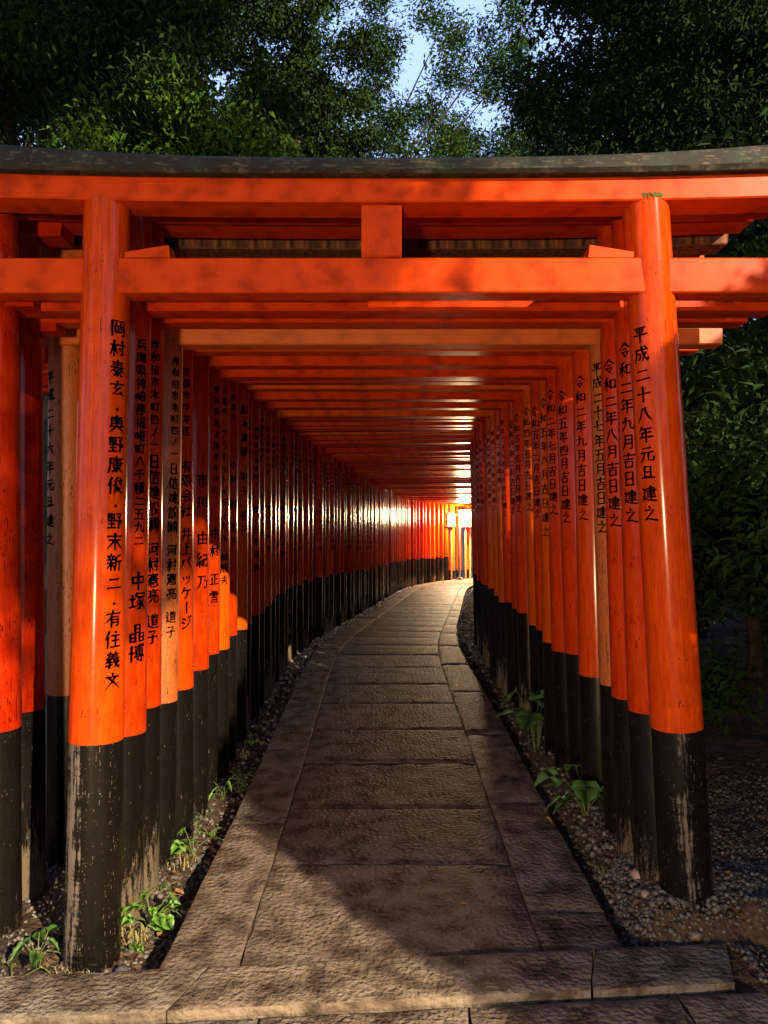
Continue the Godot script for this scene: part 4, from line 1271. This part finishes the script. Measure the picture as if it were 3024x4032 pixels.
func box_lantern(at: Vector3, label: String) -> void:
	# a small wooden votive lantern: tray, four corner posts, paper panes, roof
	var o := thing("box_lantern", label, "lantern", at, "box lanterns by the lamp post")
	put("stake", post(Vector3(0, -0.1, 0), Vector3(0, 1.72, 0), [[0.0, 0.03], [1.0, 0.028]], 10), M.pale_wood, o)
	put("tray", beam(-0.15, 0.15, 1.70, 1.76, -0.15, 0.15), M.metal, o)
	for sx in [-1, 1]:
		for sz in [-1, 1]:
			put("corner_post", beam(sx * 0.11 - 0.015, sx * 0.11 + 0.015, 1.762, 2.06, sz * 0.11 - 0.015, sz * 0.11 + 0.015, 0.0, 0.003), M.pale_wood, o)
	put("pane", beam(-0.1, 0.1, 1.80, 2.05, -0.095, 0.095, 0.0, 0.003), M.paper, o)
	put("skirt", beam(-0.125, 0.125, 1.762, 1.85, -0.128, 0.128, 0.0, 0.003), M.pale_wood, o)
	var st := begin()
	var a := 0.19
	var y := 2.062
	for k in 4:
		var b := Basis(Vector3.UP, k * PI / 2)
		quad(st, b * Vector3(-a, y, a), b * Vector3(a, y, a), b * Vector3(0.03, y + 0.13, 0.03), b * Vector3(-0.03, y + 0.13, 0.03))
		st.add_vertex(b * Vector3(-a, y, a)); st.add_vertex(Vector3(0, y, 0)); st.add_vertex(b * Vector3(a, y, a))
	put("roof", finish(st), M.metal, o)

func lamps() -> void:
	M.paper = mat(lin(0.4, 0.26, 0.1), 0.8)
	# at the far end, where the tunnel bends
	var y := ground(23.8)
	lamp_post(V(2.33, y, 23.8), 2.09, "lit lamp post at the bend at the far end of the tunnel", 33.0, 0.2, 16.0, Vector3(0.17, -0.03, 0.1))
	box_lantern(V(2.10, y, 24.05), "wooden box lantern on a stake behind the lit lamp post")
	box_lantern(V(2.56, y, 24.15), "wooden box lantern on a stake past the lit lamp post")
	box_lantern(V(2.74, y, 24.5), "wooden box lantern farthest past the lit lamp post")
	# behind the visitor: unseen lamp set low to brighten gate fronts and ceiling beams
	lamp_post(V(-1.3, 0.0, -2.6), 0.95, "unseen lamp post behind the visitor, set low to brighten gate fronts and beams", 12.3, 0.11, 18.0, Vector3(0.3, -0.06, 0.1))

# ------------------------------------------------------------------ scene
func _ready() -> void:
	rng.seed = 20240611
	noise.seed = 5
	noise.frequency = 0.1
	noise.fractal_octaves = 3
	var cam := Camera3D.new()
	cam.name = "camera"
	cam.position = Vector3(0, 1.5, 0)
	cam.rotation_degrees = Vector3(2.07, 0, 0)
	cam.fov = 67.3
	cam.near = 0.05
	cam.far = 400.0
	add_child(cam, true)
	cam.current = true
	var env := Environment.new()
	env.background_mode = Environment.BG_SKY
	var sky := Sky.new()
	var sm := ProceduralSkyMaterial.new()
	sm.sky_top_color = Color(0.58, 0.71, 0.95)
	sm.sky_horizon_color = Color(0.80, 0.86, 0.97)
	sm.sky_curve = 0.25
	sm.ground_bottom_color = Color(0.03, 0.025, 0.02)
	sm.ground_horizon_color = Color(0.06, 0.06, 0.06)
	sky.sky_material = sm
	env.sky = sky
	env.background_energy_multiplier = 0.88
	env.tonemap_mode = Environment.TONE_MAPPER_LINEAR
	env.tonemap_exposure = 2.0
	env.sdfgi_enabled = true
	env.ssao_enabled = true
	env.ssil_enabled = true
	var we := WorldEnvironment.new()
	we.name = "environment"
	we.environment = env
	add_child(we, true)
	var sun := DirectionalLight3D.new()
	sun.name = "low_sun"
	sun.light_energy = 1.6
	sun.light_color = Color(1.0, 0.91, 0.76)
	sun.light_angular_distance = 0.5
	sun.shadow_enabled = true
	var el := deg_to_rad(25.0)
	var dir := Vector3(-0.58 * cos(el), -sin(el), -0.81 * cos(el))
	add_child(sun, true)
	sun.look_at_from_position(Vector3(8, 8, 12), Vector3(8, 8, 12) + dir)

	make_materials()
	trace_line()
	terrain()
	paving()
	main_tunnel()
	side_tunnel()
	lamps()
	trees()
	gravel()
	low_plants()
